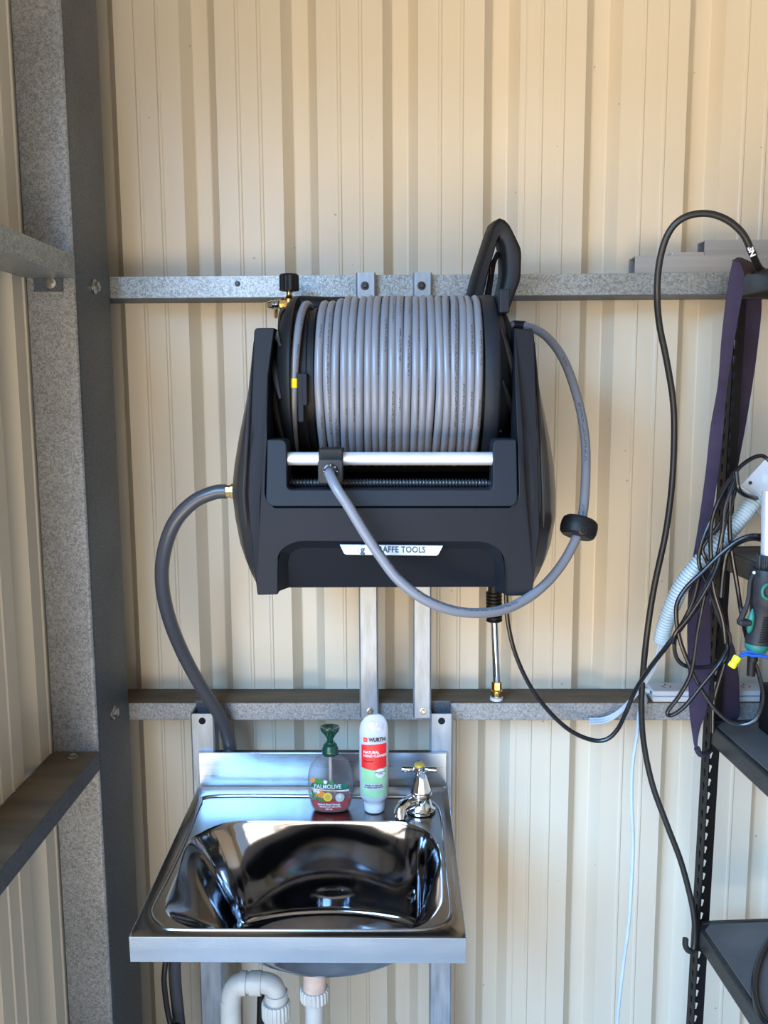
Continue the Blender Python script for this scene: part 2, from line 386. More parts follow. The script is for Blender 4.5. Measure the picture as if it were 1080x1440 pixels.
# girts on the back wall (hat sections)
GY = 1.652
def hat(mb, z0, z1, a0, a1, axis='x', wall=WY, face=GY):
    """hat section: a thin folded sheet - web on the room side, two flanges running back, two feet on the wall"""
    t = .0025; lip = .012
    o = [(wall-.002, z1), (face, z1), (face, z0), (wall-.002, z0), (wall-.002, z0+lip), (wall-.002-t, z0+lip), (wall-.002-t, z0+t), (face+t, z0+t), (face+t, z1-t), (wall-.002-t, z1-t), (wall-.002-t, z1-lip), (wall-.002, z1-lip)]
    if axis != 'x': o = [(wall+.002 if abs(y-(wall-.002)) < 1e-9 else (wall+.002+t if abs(y-(wall-.002-t)) < 1e-9 else (face if y == face else face-t)), z) for y, z in o]
    if axis == 'x': A = [V(a0, y, z) for y, z in o]; B = [V(a1, y, z) for y, z in o]
    else: A = [V(y, a0, z) for y, z in o]; B = [V(y, a1, z) for y, z in o]
    return mb.prism(A, B)
CX1, CX0, CY0, CY1 = P(168.8, 700, 1.651).x, XL+.004, YC0, 1.651     # corner column
ztu, ztl = P(560, 386.5, GY).z, P(560, 416.5, GY).z
zbu, zbl = P(640, 989, GY).z, P(640, 1012, GY).z
def girt(name, z0, z1, label, a0, a1, axis='x', m='galv', wall=WY, face=GY, dusty=False):
    o = hat(MB(), z0, z1, a0, a1, axis, wall, face).build(name, m, smooth=False)
    tag(o, label, 'girt')
    q0, q1 = (.0005, .0125)
    if axis == 'x': MB().box((a0, face+.0012, z0-.0012), (a1, wall-.003, z0-.0002)).build('underside_shade', 'galv_dark', o, smooth=False)  # thin dark sheet that paints shade on the girt underside
    if dusty:
        if axis == 'x': d = MB().box((a0+.001, face+.001, z1), (a1, wall-.006, z1+.0006))
        else: d = MB().box((wall+.006, a0+.001, z1), (face-.001, a1-.001, z1+.0006))
        d.build('dust_film', 'dust', o, smooth=False)
    return o
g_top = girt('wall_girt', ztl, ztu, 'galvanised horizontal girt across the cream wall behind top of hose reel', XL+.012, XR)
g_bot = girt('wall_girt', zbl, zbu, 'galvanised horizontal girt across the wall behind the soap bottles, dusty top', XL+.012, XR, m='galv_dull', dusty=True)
zlu0, zlu1 = P(103, 391, CY0).z, P(99, 360, CY0).z
zll0, zll1 = P(136, 1081, CY0).z, P(136, 1056.5, CY0).z
girt('side_girt', zlu0, zlu1, 'upper galvanised girt along the left wall meeting the corner column', YO, CY0-.002, 'y', wall=XL, face=CX1+.001)
girt('side_girt', zll0, zll1, 'lower dusty girt along the left wall meeting the corner column', YF+.1, CY0-.002, 'y', m='galv_dark', wall=XL, face=CX1+.001, dusty=True)
# column: folded C section with lips, front flange to the camera and web towards the sink
col = thing('corner_column', ((CX0+CX1)/2, (CY0+CY1)/2, 0), 'tall folded galvanised steel column in the corner left of the sink', 'column')
def arc(cx, cy, r, a0, a1, n=5): return [(cx+r*math.cos(R(a0+(a1-a0)*i/n)), cy+r*math.sin(R(a0+(a1-a0)*i/n))) for i in range(n+1)]
r_ = .008
outp = [(CX0, CY0+.018), (CX0, CY0)]+arc(CX1-r_, CY0+r_, r_, -90, 0)+arc(CX1-r_, CY1-r_, r_, 0, 90)+[(CX0, CY1), (CX0, CY1-.018)]
t_ = .0024
inp = [(CX0+t_, CY1-.018), (CX0+t_, CY1-t_)]+arc(CX1-r_, CY1-r_, r_-t_, 90, 0)+arc(CX1-r_, CY0+r_, r_-t_, 0, -90)+[(CX0+t_, CY0+t_), (CX0+t_, CY0+.018)]
ring = outp+inp
# split at the corner: the web's shade is painted in by a darker steel
i0 = 2+3
front = outp[:i0+1]+[ (CX1-r_+.0035, CY0+r_+.001), (CX0+t_, CY0+t_), (CX0+t_, CY0+.018)]
webp = outp[i0:]+[(CX0+t_, CY1-.018), (CX0+t_, CY1-t_), (CX1-r_, CY1-t_), (CX1-t_, CY1-r_), (CX1-t_, CY0+r_)]
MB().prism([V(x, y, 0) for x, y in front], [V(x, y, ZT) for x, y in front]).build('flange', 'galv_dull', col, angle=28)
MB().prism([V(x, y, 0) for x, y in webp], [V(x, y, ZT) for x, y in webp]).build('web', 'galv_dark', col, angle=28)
def hexbolt(c, axis, r, parent, name='bolt', m='bolt'):
    ax = Vector(axis)
    b = MB().lathe(Vector(c), ax, [(r*1.5, 0), (r*1.5, r*.3), (r*1.2, r*.35)], 16).lathe(Vector(c)+ax*r*.3, ax, [(r, 0), (r, r*.7), (r*.8, r*.85)], 6)
    return b.build(name, m, parent, angle=30)
for py, px in ((403, 132), (1002, 159)):
    hexbolt(PX(px, py, CX1+.0002), (1, 0, 0), .0085, col)
c = PX(306*.2778, 300+240*.2778, CX1+.003)
hexbolt(V(CX1+.001, P(85, 366, 1.42).y, zlu1-.02), (1, 0, 0), .003, col, 'screw')
# cleat under the upper side girt
cl = MB().box((CX0+.012, CY0-.003, zlu0-.022), (CX1-.02, CY0-.0005, zlu0+.03)).build('cleat', 'galv_dark', col, smooth=False)
hexbolt(V((CX0+CX1)/2, CY0-.003, zlu0-.008), (0, -1, 0), .006, col)
hexbolt(V((CX0+CX1)/2+.005, CY0-.03, zll1+.0008), (0, 0, 1), .006, col)
# two upright struts
def strut(px0, px1, label):
    a = P(px0, 384, 1.64); b = P(px1, 384, 1.64); x0, x1 = a.x, b.x
    z1 = a.z; z0 = P(px0, 1008, 1.64).z
    o = thing('upright_strut', ((x0+x1)/2, 1.64, z0), label, 'strut', 'struts that carry the hose reel')
    pr = [(x0, GY-.0008), (x0, 1.636), (x0+.003, 1.633), (x1-.003, 1.633), (x1, 1.636), (x1, GY-.0008), (x1-.0025, GY-.0008), (x1-.0025, 1.6385), (x0+.0025, 1.6385), (x0+.0025, GY-.0008)]
    MB().prism([V(x, y, z0) for x, y in pr], [V(x, y, z1) for x, y in pr]).build('channel', 'strut', o, angle=20)
    hexbolt(V((x0+x1)/2-.002, 1.633, P(px0, 402, 1.633).z), (0, -1, 0), .0052, o, 'screw', 'screw')
    hexbolt(V((x0+x1)/2+.002, 1.633, P(px0, 1000, 1.633).z), (0, -1, 0), .0045, o, 'screw', 'bolt')
    return o
strut(500.5, 528.5, 'left of two narrow zinc struts running down behind the hose reel')
strut(580.5, 607.5, 'right of two narrow zinc struts running down behind the hose reel')
# self drilling screws on the girt
for px, py, gg in ((334, 399, g_top), (667, 383.5, g_top)):
    hexbolt(P(px, py, GY-.0004) if py > 390 else P(px, 386, GY+.01), (0, -1, 0) if py > 390 else (0, 0, 1), .0035, gg, 'screw', 'screw')

# ================================================================= HOSE REEL
CXR = P(554, 600, 1.4).x
reel = thing('hose_reel', (CXR, 1.42, P(550, 836, 1.3).z), 'large black wall mounted hose reel wound with grey hose above the sink', 'hose reel')
YFT = [(455, 1.335), (540, 1.285), (615, 1.252), (713, 1.236), (800, 1.240), (840, 1.262)]
def HF(px, py, dy=0):
    Y = lerp(py, YFT)+dy
    p = P(px, py, lerp(py, YFT)); return V(p.x, Y, p.z)
def dens(pts, step=14):
    out = []
    for i in range(len(pts)):
        a = Vector(pts[i]); b = Vector(pts[(i+1) % len(pts)]); n = max(1, int((b-a).length/step))
        out += [a+(b-a)*k/n for k in range(n)]
    return out
def sheet(poly, dy0, dy1, name, m, parent, bevel=.002, yb=None):
    """closed outline in front view -> slab following the front curve"""
    A = [HF(x, y, dy0) for x, y in poly]; B = [V(p.x, yb if yb else q.y, p.z) for p, q in zip(A, [HF(x, y, dy1) for x, y in poly])]
    return MB().prism(A, B).build(name, m, parent, bevel=bevel, bseg=2, angle=30)
def v2(L): return [Vector(p) for p in L]
# front housing: arms + lower shell with an arch cut out of the bottom
arch = [(391, 832), (391, 790), (395, 775), (404, 765), (416, 761.5), (684, 762.5), (697, 767), (705, 777), (709, 792), (711, 836)]
arm_l = round_poly([(357.5, 461), (386, 461), (377, 530), (375, 618), (372.5, 700), (386, 714), (554, 714), (554, 762), (416, 761.5), (391, 775), (391, 836), (362, 837), (352, 746), (349, 702), (352, 615), (355, 527)],
                   [7, 2, 0, 0, 10, 0, 0, 0, 12, 16, 2, 3, 0, 0, 0, 0])
arm_r = round_poly([(751, 465), (723, 461), (724, 530), (728, 618), (730, 700), (717, 714), (554, 714), (554, 762), (684, 762.5), (709, 777), (711, 838), (748, 838), (759, 746), (758, 702), (756, 615), (753, 527)],
                   [7, 2, 0, 0, 10, 0, 0, 0, 12, 16, 2, 3, 0, 0, 0, 0])
def split_cols(poly, name):
    A = [HF(x, y, 0) for x, y in poly]
    B = [V(p.x, 1.30 if p.z < P(400, 720, 1.24).z else 1.40, p.z) for p in A]
    return A, B
hp = arm_l[:arm_l.index(next(p for p in arm_l if abs(p.x-554) < .01))]
tail_l = arm_l[len(hp)+2:]; hr = arm_r[:arm_r.index(next(p for p in arm_r if abs(p.x-554) < .01))]; tail_r = arm_r[len(hr)+2:]
whole = hp+hr[::-1]+tail_r[::-1]+tail_l
A = [HF(x, y, 0) for x, y in dens(whole, 20)]
MB().prism(A, [V(p.x, max(p.y+.05, 1.33), p.z) for p in A]).build('front_shell', 'black', reel, bevel=.003, bseg=3, angle=30)
# arch: chamfer and recessed face
inner = [(403, 832), (403, 795), (406, 783), (413, 776), (424, 772.5), (676, 773.5), (686, 777), (693, 785), (697, 797), (699, 836)]
A = [HF(x, y, .001) for x, y in arch]; B = [HF(x, y, .012+max(0, y-773)/60*.016) for x, y in inner]
MB().loft([A, B], closed=False).build('arch_chamfer', 'black', reel, angle=20)
rec = dens(inner[:1]+inner[1:-1]+[(699, 831)], 30)
A = [HF(x, y, .012+max(0, y-773)/60*.016) for x, y in rec]
MB().prism(A, [p+V(0, .03, 0) for p in A]).build('recessed_panel', 'black', reel, angle=25)
# U-shaped control panel around the roller window
upan = round_poly([(376, 618), (403, 618), (404, 688.5), (693, 688.5), (693.5, 618), (726, 618), (728, 712), (374, 712)], [3, 10, 7, 7, 10, 3, 14, 14], 6)
sheet(dens(upan, 24), -.002, .05, 'front_panel', 'black2', reel, .0015)
# inner shell behind the window: tray, back and bottom of the housing
zt_, zb_ = P(0, 708, 1.26).z, P(0, 828, 1.26).z
xa, xb = P(378, 700, 1.30).x, P(724, 700, 1.30).x
MB().box((xa, 1.285, P(0, 700, 1.285).z), (xb, 1.60, P(0, 690, 1.285).z)).build('tray', 'soft', reel)
MB().box((xa-.01, 1.30, zb_+.004), (xb+.01, 1.60, zb_+.05)).build('base_pan', 'black', reel, bevel=.004)
MB().box((xa, 1.575, zb_+.03), (xb, 1.60, P(0, 560, 1.6).z)).build('back_panel', 'soft', reel)
for s_, e_ in ((P(449, 500, 1.592).x, 0), (P(620, 500, 1.592).x, 0)):
    pass
MB().box((P(470, 500, 1.6).x, 1.60, P(0, 780, 1.6).z), (P(640, 500, 1.6).x, 1.632, P(0, 470, 1.6).z)).build('mounting_plate', 'soft', reel)
# side arms running back and bulging covers
def side(sgn):
    inner_px, edge = (387, [(461, 357.7), (527, 355), (615, 352), (702, 349), (746, 353), (800, 358), (837, 362)]) if sgn < 0 else (722, [(461, 751), (527, 753), (615, 756), (702, 758), (746, 759), (800, 754), (837, 748)])
    bulge = [(455, .004), (480, .010), (560, .030), (640, .047), (690, .053), (760, .050), (795, .042), (815, .030), (840, .006)]
    ys = [461, 470, 500, 540, 580, 620, 660, 700, 740, 780, 800, 815, 828, 837]
    fr = [(0, 0), (.012, .10), (.028, .42), (.036, .5), (.08, .78), (.14, .95), (.20, 1), (.27, .98), (.33, .85)]
    loops = []
    for py in ys:
        e = HF(lerp(py, edge), py, .004); b = lerp(py, bulge)
        loops.append([V(e.x+sgn*(b*f-.001), min(e.y+.006+d, 1.615), e.z) for d, f in fr])
    # close the shape inward
    for L in loops: L.append(V(CXR+sgn*.19, L[-1].y, L[-1].z)); L.insert(0, V(CXR+sgn*.19, L[0].y+.020, L[0].z))
    mb = MB(); mb.loft(loops, closed=True, cap0=True, cap1=True)
    o = mb.build('side_cover', 'side', reel, angle=28)
    # polished ridge line where the cover meets the front shell
    rp = [HF(lerp(py, edge), py, .018)+V(sgn*(lerp(py, bulge)*.14+.0015), 0, 0) for py in range(480, 745, 12)]
    MB().tube(rp, [.0006+.0022*min(1, i/6, (len(rp)-1-i)/1.5) for i in range(len(rp))], 8).build('edge_trim', 'plate' if False else 'side', reel)
side(-1); side(1)
# red release button on the right cover
MB().lathe(P(766, 690, 1.43), (1, 0, 0), [(.017, -.004), (.017, .003), (.012, .0055)], 24).build('release_button', 'red', reel)
# drum
DZ = P(554, 537, 1.42).z; DY = 1.425
def dx(px): return P(px, 537, 1.35).x
DC = V(0, DY, DZ)
MB().lathe(V(dx(408), DY, DZ), (1, 0, 0), [(.113, 0), (.113, dx(690)-dx(408))], 48).build('drum_core', 'soft', reel, angle=30)
for px_ in (430, 440):
    MB().lathe(V(dx(px_), DY, DZ), (1, 0, 0), [(.1165, 0), (.1165, .004)], 48).build('drum_band', 'black', reel)
lf = [(.0, dx(384)), (.05, dx(385)), (.085, dx(388)), (.112, dx(394)), (.131, dx(402)), (.1385, dx(410)), (.1395, dx(413)), (.1365, dx(415)), (.125, dx(412)), (.108, dx(410))]
x0_ = dx(384)
MB().lathe(V(0, DY, DZ), (1, 0, 0), [(a*.966, b) for a, b in lf], 72).build('flange_disc', 'soft', reel, angle=40)
K_ = .966
rf = [(.108, dx(688)), (.1335, dx(681)), (.1365, dx(677)), (.1385, dx(677.5)), (.1400, dx(684)), (.1395, dx(695)), (.1370, dx(698)), (.131, dx(700)), (.122, dx(706)), (.105, dx(714)), (.08, dx(720)), (.04, dx(723)), (.0, dx(723.5))]
rf = [(a*K_, b) for a, b in rf]
MB().lathe(V(0, DY, DZ), (1, 0, 0), rf, 72).build('flange_disc', 'black2', reel, angle=40)
def spiral(prof, a0, tw, rad):
    pts = []
    for i in range(17):
        t = i/16; r = prof[0]+(prof[1]-prof[0])*t; a = a0+tw*t
        x = prof[2](r); pts.append(V(x, DY+r*math.cos(a), DZ+r*math.sin(a)))
    return pts
for k in range(10):
    fx = lambda r: lerp(r, sorted([(a, b) for a, b in rf[7:]]))+.0015
    MB().tube(spiral((.128, .06, fx), k*math.pi/5, .9, 0), [.0022+.0035*math.sin(math.pi*i/16) for i in range(17)], 8).build('spiral_rib', 'black', reel)
    fx2 = lambda r: lerp(r, sorted([(a, b) for a, b in lf[:6]]))-.001
    MB().tube(spiral((.128, .06, fx2), k*math.pi/5+.2, -.9, 0), [.0022+.0035*math.sin(math.pi*i/16) for i in range(17)], 8).build('spiral_rib', 'side', reel)
# rim lug at the top right of the drum
MB().box((dx(699), DY-.095, DZ+.100), (dx(713), DY-.02, DZ+.1345)).build('rim_lug', 'black2', reel, bevel=.002)
# moulded struts seen between the loose turns at the left
for px_, a in ((423, 1.02), (428, .2)):
    MB().box((dx(px_), DY-.126, DZ-.03-a*.03), (dx(px_+9), DY-.112, DZ+.012)).build('drum_clip', 'black', reel, bevel=.002)
# wound hose: one long helix
turns = [405, 444, 457.5, 469]+[481+11.2*k for k in range(0, 19)]
rads = [.1205, .1225, .1225, .1225]+[.1290]*19
HR = .0064; pts = []; NT = 56
def hx(px): return P(px, 537, DY-.13).x
for k in range(len(turns)-1):
    for i in range(NT):
        t = i/NT; a = -math.pi/2-.2+2*math.pi*t            # starts low at the front
        e = t
        ang = math.pi+(a+math.pi/2)                      # go over the top from the front
        x = hx(turns[k])*(1-e)+hx(turns[k+1])*e + .0008*math.sin(a*1.0+k*2.1) + (.0012*math.sin(3*a+k) if 14 < k < 20 else 0)
        if k in (1, 2): x += .005*max(0, -math.sin(2*math.pi*t-1.2))
        r = rads[k]*(1-e)+rads[k+1]*e + .0006*math.sin(2*a+k*1.7)
        th = -math.pi/2 + math.pi*1.5 - 2*math.pi*t      # travels up the front face
        pts.append(V(x, DY-r*math.cos(2*math.pi*t-1.2), DZ+r*math.sin(2*math.pi*t-1.2)))
MB().tube(pts, HR, 14, axis_c=DC).build('wound_hose', 'hose', reel, fixn=False)
tp = [p for p in pts[:NT] if abs(p.z-DZ) < .011 and p.y < DY]
if len(tp) > 1: lab(MB().tube(tp, HR+.0005, 14).build('yellow_tape', 'yellow', reel), 'yellow tape ring round the hose')
# roller bar, traverse screw, guide block
a, b = P(404.5, 645, 1.262), P(693, 645, 1.262)
lab(MB().cyl(a, b, .0096, 32).build('roller_bar', 'silver', reel), 'bright silver roller bar')
a, b = P(404, 679, 1.275), P(692, 680, 1.275)
scr = MB().cyl(a, b, .0048, 16); hel = []
L_ = b.x-a.x
for i in range(60*10):
    t = i/600; hel.append(a+(b-a)*(.02+.96*t)+V(0, math.cos(t*60*2*math.pi), math.sin(t*60*2*math.pi))*.0056)
scr.tube(hel, .0011, 5); scr.build('traverse_screw', 'screw', reel)
def rbox2(px0, py0, px1, py1, r, Y0, Y1):
    poly = round_poly([(px0, py0), (px1, py0), (px1, py1), (px0, py1)], r, 5)
    A = [P(x, y, Y0) for x, y in poly]; return A, [V(p.x, Y1, p.z) for p in A]
A, B = rbox2(448, 631, 482, 676, 3, 1.246, 1.285)
MB().prism(A, B).build('guide_carriage', 'soft', reel, bevel=.0015, bseg=2)
A, B = rbox2(447, 646, 482, 680, 6, 1.232, 1.2455)
g = MB().prism(A, B).build('guide_block', 'toolbody', reel, bevel=.0015)
gc = P(465, 663, 1.2315)
MB().lathe(gc, (0, -1, 0), [(.0108, 0), (.0108, .002), (.0085, .003), (.0078, -.0005)], 28).build('guide_ring', 'gloss', g)
for k in range(8):
    a = k*math.pi/4; MB().lathe(gc+V(math.cos(a)*.0093, -.0026, math.sin(a)*.0093), (0, -1, 0), [(.0012, 0), (.0008, .0008)], 8).build('guide_pin', 'bolt', g)
# free end of the hose: from the guide, round in front, up the right side and behind
fp = [P(465, 664, 1.235), P(464, 668, 1.215), P(474, 688, 1.195), P(490, 712, 1.188), P(510, 745, 1.185), P(533, 780, 1.185), P(560, 815, 1.185), P(595, 842, 1.19), P(635, 858, 1.20), P(676, 862, 1.215),
      P(715, 855, 1.235), P(755, 832, 1.26), P(787, 798, 1.285), P(810, 757, 1.305), P(820, 720, 1.32), P(824, 660, 1.35), P(822, 610, 1.38), P(812, 560, 1.41), P(793, 507, 1.45), P(768, 473, 1.49), P(740, 459, 1.52), P(715, 460, 1.53), P(700, 480, 1.53)]
loop = MB().tube(catmull(fp, 9), .0072, 16, vphase=.54).build('hose_end', 'hose', reel, fixn=False)
MB().tube([P(738, 459, 1.521), P(724, 458, 1.53), P(712, 462, 1.535)], .0092, 14).build('strain_relief', 'soft', loop)
# rubber ball stopper on the hose
c = P(814, 742, 1.312); ax = (P(819, 715, 1.32)-P(805, 768, 1.302)).normalized()
st = MB().lathe(c, ax, [(.010, -.0145), (.022, -.0145), (.0262, -.011), (.0278, -.004), (.0278, .004), (.0262, .011), (.022, .0145), (.010, .0145)], 36).build('hose_stopper', 'soft', loop)
MB().lathe(c+V(0, -.0275, 0), (0, -1, 0), [(.0062, 0), (.0062, .0012), (.004, .0014), (.0035, -.001)], 20).build('stopper_screw', 'gloss', loop)
# badge
bp_ = [(478, 765.5), (623, 767), (616, 780), (613, 781), (487, 779.5), (484, 778)]
A = [HF(x, y, -.0032) for x, y in bp_]; MB().prism(A, [p+V(0, .006, 0) for p in A]).build('maker_badge', 'plate', reel, bevel=.0004, bseg=1)
by = HF(550, 773, -.0037).y
def badge(px0, py0):
    o = P(px0, py0, by); return lambda x, y, z: V(o.x+x, by-z-.0001, o.z+y-.009*x)
lettering('badge_lettering', 'GIRAFFE TOOLS', .0125, badge(559.5, 773.2), 'ink', reel, .00025, sx=.86, spacing=1.03)
lettering('badge_lettering', 'g', .0145, badge(510, 773.2), 'ink', reel, .0004)
cpx = [P(510, 772.5, by-.0004)+V(.0066*math.cos(a), 0, .0066*math.sin(a)) for a in [R(70+i*14) for i in range(16)]]
MB().tube(cpx, .00025, 5).build('badge_ring', 'ink', reel)
# inlet: brass swivel at the left and the thick supply hose
lab(MB().lathe(P(341, 691, 1.45), (-1, 0, 0), [(.011, -.004), (.011, .004), (.0085, .006), (.0085, .010), (.0125, .011), (.0125, .019), (.0105, .020), (.0105, .031), (.0115, .032), (.0115, .035)], 8).build('brass_coupling', 'brass', reel, angle=25), 'brass hose coupling')
for i in range(14):
    pass
ip = [P(318, 691, 1.45), P(300, 693, 1.45), P(272, 706, 1.45), P(246, 734, 1.45), P(231, 775, 1.46), P(228, 820, 1.48), P(238, 870, 1.51), P(258, 920, 1.55), P(284, 968, 1.585), P(308, 1005, 1.612), P(320, 1035, 1.630), P(325, 1070, 1.633),
      P(323, 1130, 1.631), P(318, 1180, 1.612), P(300, 1225, 1.594), P(265, 1290, 1.588), P(246, 1350, 1.59), P(252, 1440, 1.60)]
ip += [V(ip[-1].x+.01, 1.58, .35), V(ip[-1].x+.05, 1.5, .1)]
ho = MB().tube(catmull(ip, 9), .0122, 18).build('supply_hose', 'hose_thick', fixn=False)
tag(ho, 'thick dark grey supply hose curving from brass coupling down behind the sink', 'hose')
ep = [P(238, 1352, 1.575)+V(0, .02, .1), P(233, 1350, 1.575), P(231, 1385, 1.57), P(240, 1440, 1.57)]
ep += [V(ep[-1].x+.03, 1.55, .4), V(ep[-1].x+.05, 1.5, .012)]
tag(MB().tube(catmull(ep, 8), .0055, 12).build('drain_tube', 'cable', fixn=False), 'thin black tube beside the grey hose below left of the sink', 'hose')
# valve with knob at the upper left behind the reel
val = thing('brass_valve', P(405, 430, 1.57), 'brass valve with black ribbed knob peeking over the left of the reel', 'valve')
kb = P(407, 416, 1.57)
mb = MB(); n_ = 40
prof = [(0.0135, 0), (.0165, .001), (.0165, .026), (.0145, .029)]
L4 = [[kb+V(0, 0, .008+h)+V(math.cos(t), math.sin(t), 0)*(r+(.0006 if (k % 4) < 2 else -.0006)) for k, t in [(k, 2*math.pi*k/n_) for k in range(n_)]] for r, h in prof]
mb.loft(L4, True, True, True).build('knob', 'soft', val, angle=30)
lab(MB().lathe(kb+V(0, 0, -.012), (0, 0, 1), [(.010, 0), (.011, .006), (.007, .010), (.0055, .014), (.0055, .022)], 12).build('valve_stem', 'brass', val), 'brass stem')
MB().cyl(P(394, 428, 1.57), P(420, 427, 1.57), .0105, 10).build('valve_body', 'brass', val, angle=25)
nip = [(.0075, 0), (.009, .002), (.006, .006), (.009, .008), (.006, .012), (.0085, .014), (.0055, .022)]
MB().lathe(P(394, 428, 1.57), (-1, 0, -.05), nip, 16).build('nipple', 'chrome', val)
MB().cyl(P(388, 432, 1.572), P(388, 445, 1.6), .004, 8).build('valve_support', 'brass', val)
sl = MB().tube([P(413, 429, 1.58), P(425, 429, 1.58), P(462, 431, 1.58), P(466, 432, 1.58), P(500, 433, 1.58), P(530, 434, 1.58), P(545, 436, 1.59)], [.015, .0165, .0165, .0145, .0145, .014, .012], 20).build('foam_sleeve', 'soft', val)
lab(sl, 'black sleeve running right behind the hose drum')

# ================================================================= SPRAY GUN standing behind the reel
gun = thing('spray_gun', P(698, 985, 1.67), 'black trigger handle above the reel with a steel lance hanging below it', 'spray gun')
outer = round_poly([(662, 424), (672, 385), (696, 312), (705, 304), (717, 313), (735, 350), (734, 392), (717, 436), (690, 436)], [2, 16, 6, 6, 7, 8, 10, 3, 3], 6)
inner_ = round_poly([(680, 418), (689, 380), (701, 337), (706, 334), (711, 352), (712, 385), (704, 422), (688, 426)], [4, 10, 5, 4, 8, 10, 4, 3], 6)
def resample_angle(poly, c, n):
    out = []
    for k in range(n):
        a = 2*math.pi*k/n; d = Vector((math.cos(a), math.sin(a))); best = None
        for i in range(len(poly)):
            p, q = Vector(poly[i]).to_2d(), Vector(poly[(i+1) % len(poly)]).to_2d(); e = q-p
            den = d.x*e.y-d.y*e.x
            if abs(den) < 1e-12: continue
            w_ = p-c; t = (w_.x*e.y-w_.y*e.x)/den; u = (w_.x*d.y-w_.y*d.x)/den
            if t > 0 and -1e-6 <= u <= 1+1e-6 and (best is None or t > best): best = t
        out.append(c+d*best)
    return out
cc = Vector((704, 385)); O = resample_angle(outer, cc, 64); I = resample_angle(inner_, cc, 64)
Yg = 1.53
def gp(q, d, k=0):   # the handle is turned: its back sits further left
    p = P(q.x, q.y, Yg); return p+V(-.010*d/.035, d, 0)
mid = [o_*.5+i_*.5 for o_, i_ in zip(O, I)]
loops = [[gp(q, 0) for q in [o_*.8+i_*.2 for o_, i_ in zip(O, I)]], [gp(q, .005) for q in O], [gp(q, .034) for q in O], [gp(q, .040) for q in [o_*.8+i_*.2 for o_, i_ in zip(O, I)]],
         [gp(q, .040) for q in [o_*.2+i_*.8 for o_, i_ in zip(O, I)]], [gp(q, .034) for q in I], [gp(q, .005) for q in I], [gp(q, 0) for q in [o_*.2+i_*.8 for o_, i_ in zip(O, I)]]]
loops.append(loops[0]); MB().loft(loops).build('grip', 'soft', gun, angle=50)
MB().tube([P(700, 355, Yg+.03), P(693, 372, Yg+.03), P(686, 415, Yg+.03)], [.0035, .005, .006], 10).build('trigger', 'black', gun)
MB().box((P(690, 383, Yg+.02).x, Yg+.02, P(0, 388, Yg).z), (P(692, 383, Yg).x, Yg+.035, P(0, 378, Yg).z)).build('safety_catch', 'red', gun)
gx = P(694, 840, 1.60)
MB().tube([P(690, 436, 1.55), P(692, 470, 1.575), P(694, 520, 1.62), P(694.5, 700, 1.645), P(694.5, 838, 1.655)], [.016, .014, .0115, .0115, .0115], 20).build('lance_body', 'soft', gun)
rb = []
top = P(694.5, 832, 1.655); bot = P(695, 878, 1.66)
mb = MB(); nr = 9
pr = []
for k in range(nr):
    h = k*.0068; pr += [(.0125, h), (.0155, h+.0015), (.0155, h+.0042), (.0125, h+.0055)]
mb.lathe(top, (bot-top), pr, 28).build('ribbed_collar', 'soft', gun, angle=30)
MB().cyl(P(695, 870, 1.66), P(698.5, 962, 1.668), .0072, 20).build('lance_tube', 'chrome', gun)
nz_ = P(698.5, 958, 1.668)
lab(MB().lathe(nz_, (.01, 0, -1), [(.0085, 0), (.0098, .001), (.0098, .016), (.0085, .0175)], 6).build('nozzle_nut', 'brass', gun, angle=25), 'brass nozzle nut')
zg = zbu
hh = nz_.z-.0175-zg-.001
MB().lathe(nz_+V(0, 0, -.0172), (0, 0, -1), [(.0095, 0), (.0115, .001), (.0115, .008), (.0105, .010), (.0105, .013)], 24).build('nozzle_collar', 'brass', gun)
MB().lathe(V(nz_.x, nz_.y, nz_.z-.0302), (0, 0, -1), [(.0085, 0), (.0130, .002), (.0130, max(.004, hh-.0125-.001))], 24).build('nozzle_tip', 'white', gun)

# ================================================================= SINK
SB = P(455, 1106, 1.60); SF = P(420, 1318, 1.152)
tilt = math.atan2(SB.z-SF.z, SB.y-SF.y)
sy_ = V(0, math.cos(tilt), math.sin(tilt)); sn = V(0, -math.sin(tilt), math.cos(tilt))
def S(px, py):
    """ray hits the tilted sink deck -> local (u, v) with v towards the wall"""
    d = ray(px, py); t = (SB-CAM).dot(sn)/d.dot(sn); p = CAM+d*t
    return Vector((p.x, (p-SB).dot(sy_)))
def SW(u, v, h=0): return V(u, 0, 0)+V(0, SB.y, SB.z)+sy_*v+sn*h
uL = (S(278, 1106).x+S(183, 1318).x)/2; uR = (S(629, 1106).x+S(656, 1318).x)/2
vF = S(420, 1318).y
sink = thing('wash_basin', SW((uL+uR)/2, vF/2, -.16), 'stainless steel wash basin with upstand mounted below the hose reel', 'sink')
bead = [(300, 1119), (283, 1129), (263, 1177), (239, 1228), (216, 1272), (213, 1288), (226, 1302), (250, 1307.5), (420, 1308.5), (560, 1308.5), (600, 1307), (621, 1301), (633, 1289), (633.5, 1268), (624, 1178), (619, 1140), (605, 1126), (590, 1120), (450, 1119)]
edge = [(339, 1154), (306, 1160), (284, 1170), (265, 1184), (249, 1228), (235, 1262), (234, 1278), (243, 1291), (262, 1300), (286, 1304), (420, 1305), (563, 1305), (596, 1297), (612, 1282), (622, 1260), (621, 1222), (616, 1187), (601, 1169), (577, 1158), (545, 1154), (440, 1154)]
cen = Vector(((uL+uR)/2+.0, vF*.56)); N = 144
BE = resample_angle([tuple(p.to_2d()) for p in catmull([(*S(x, y), 0) for x, y in bead], 5, True)], cen, N)
ED = resample_angle([tuple(p.to_2d()) for p in catmull([(*S(x, y), 0) for x, y in edge], 5, True)], cen, N)
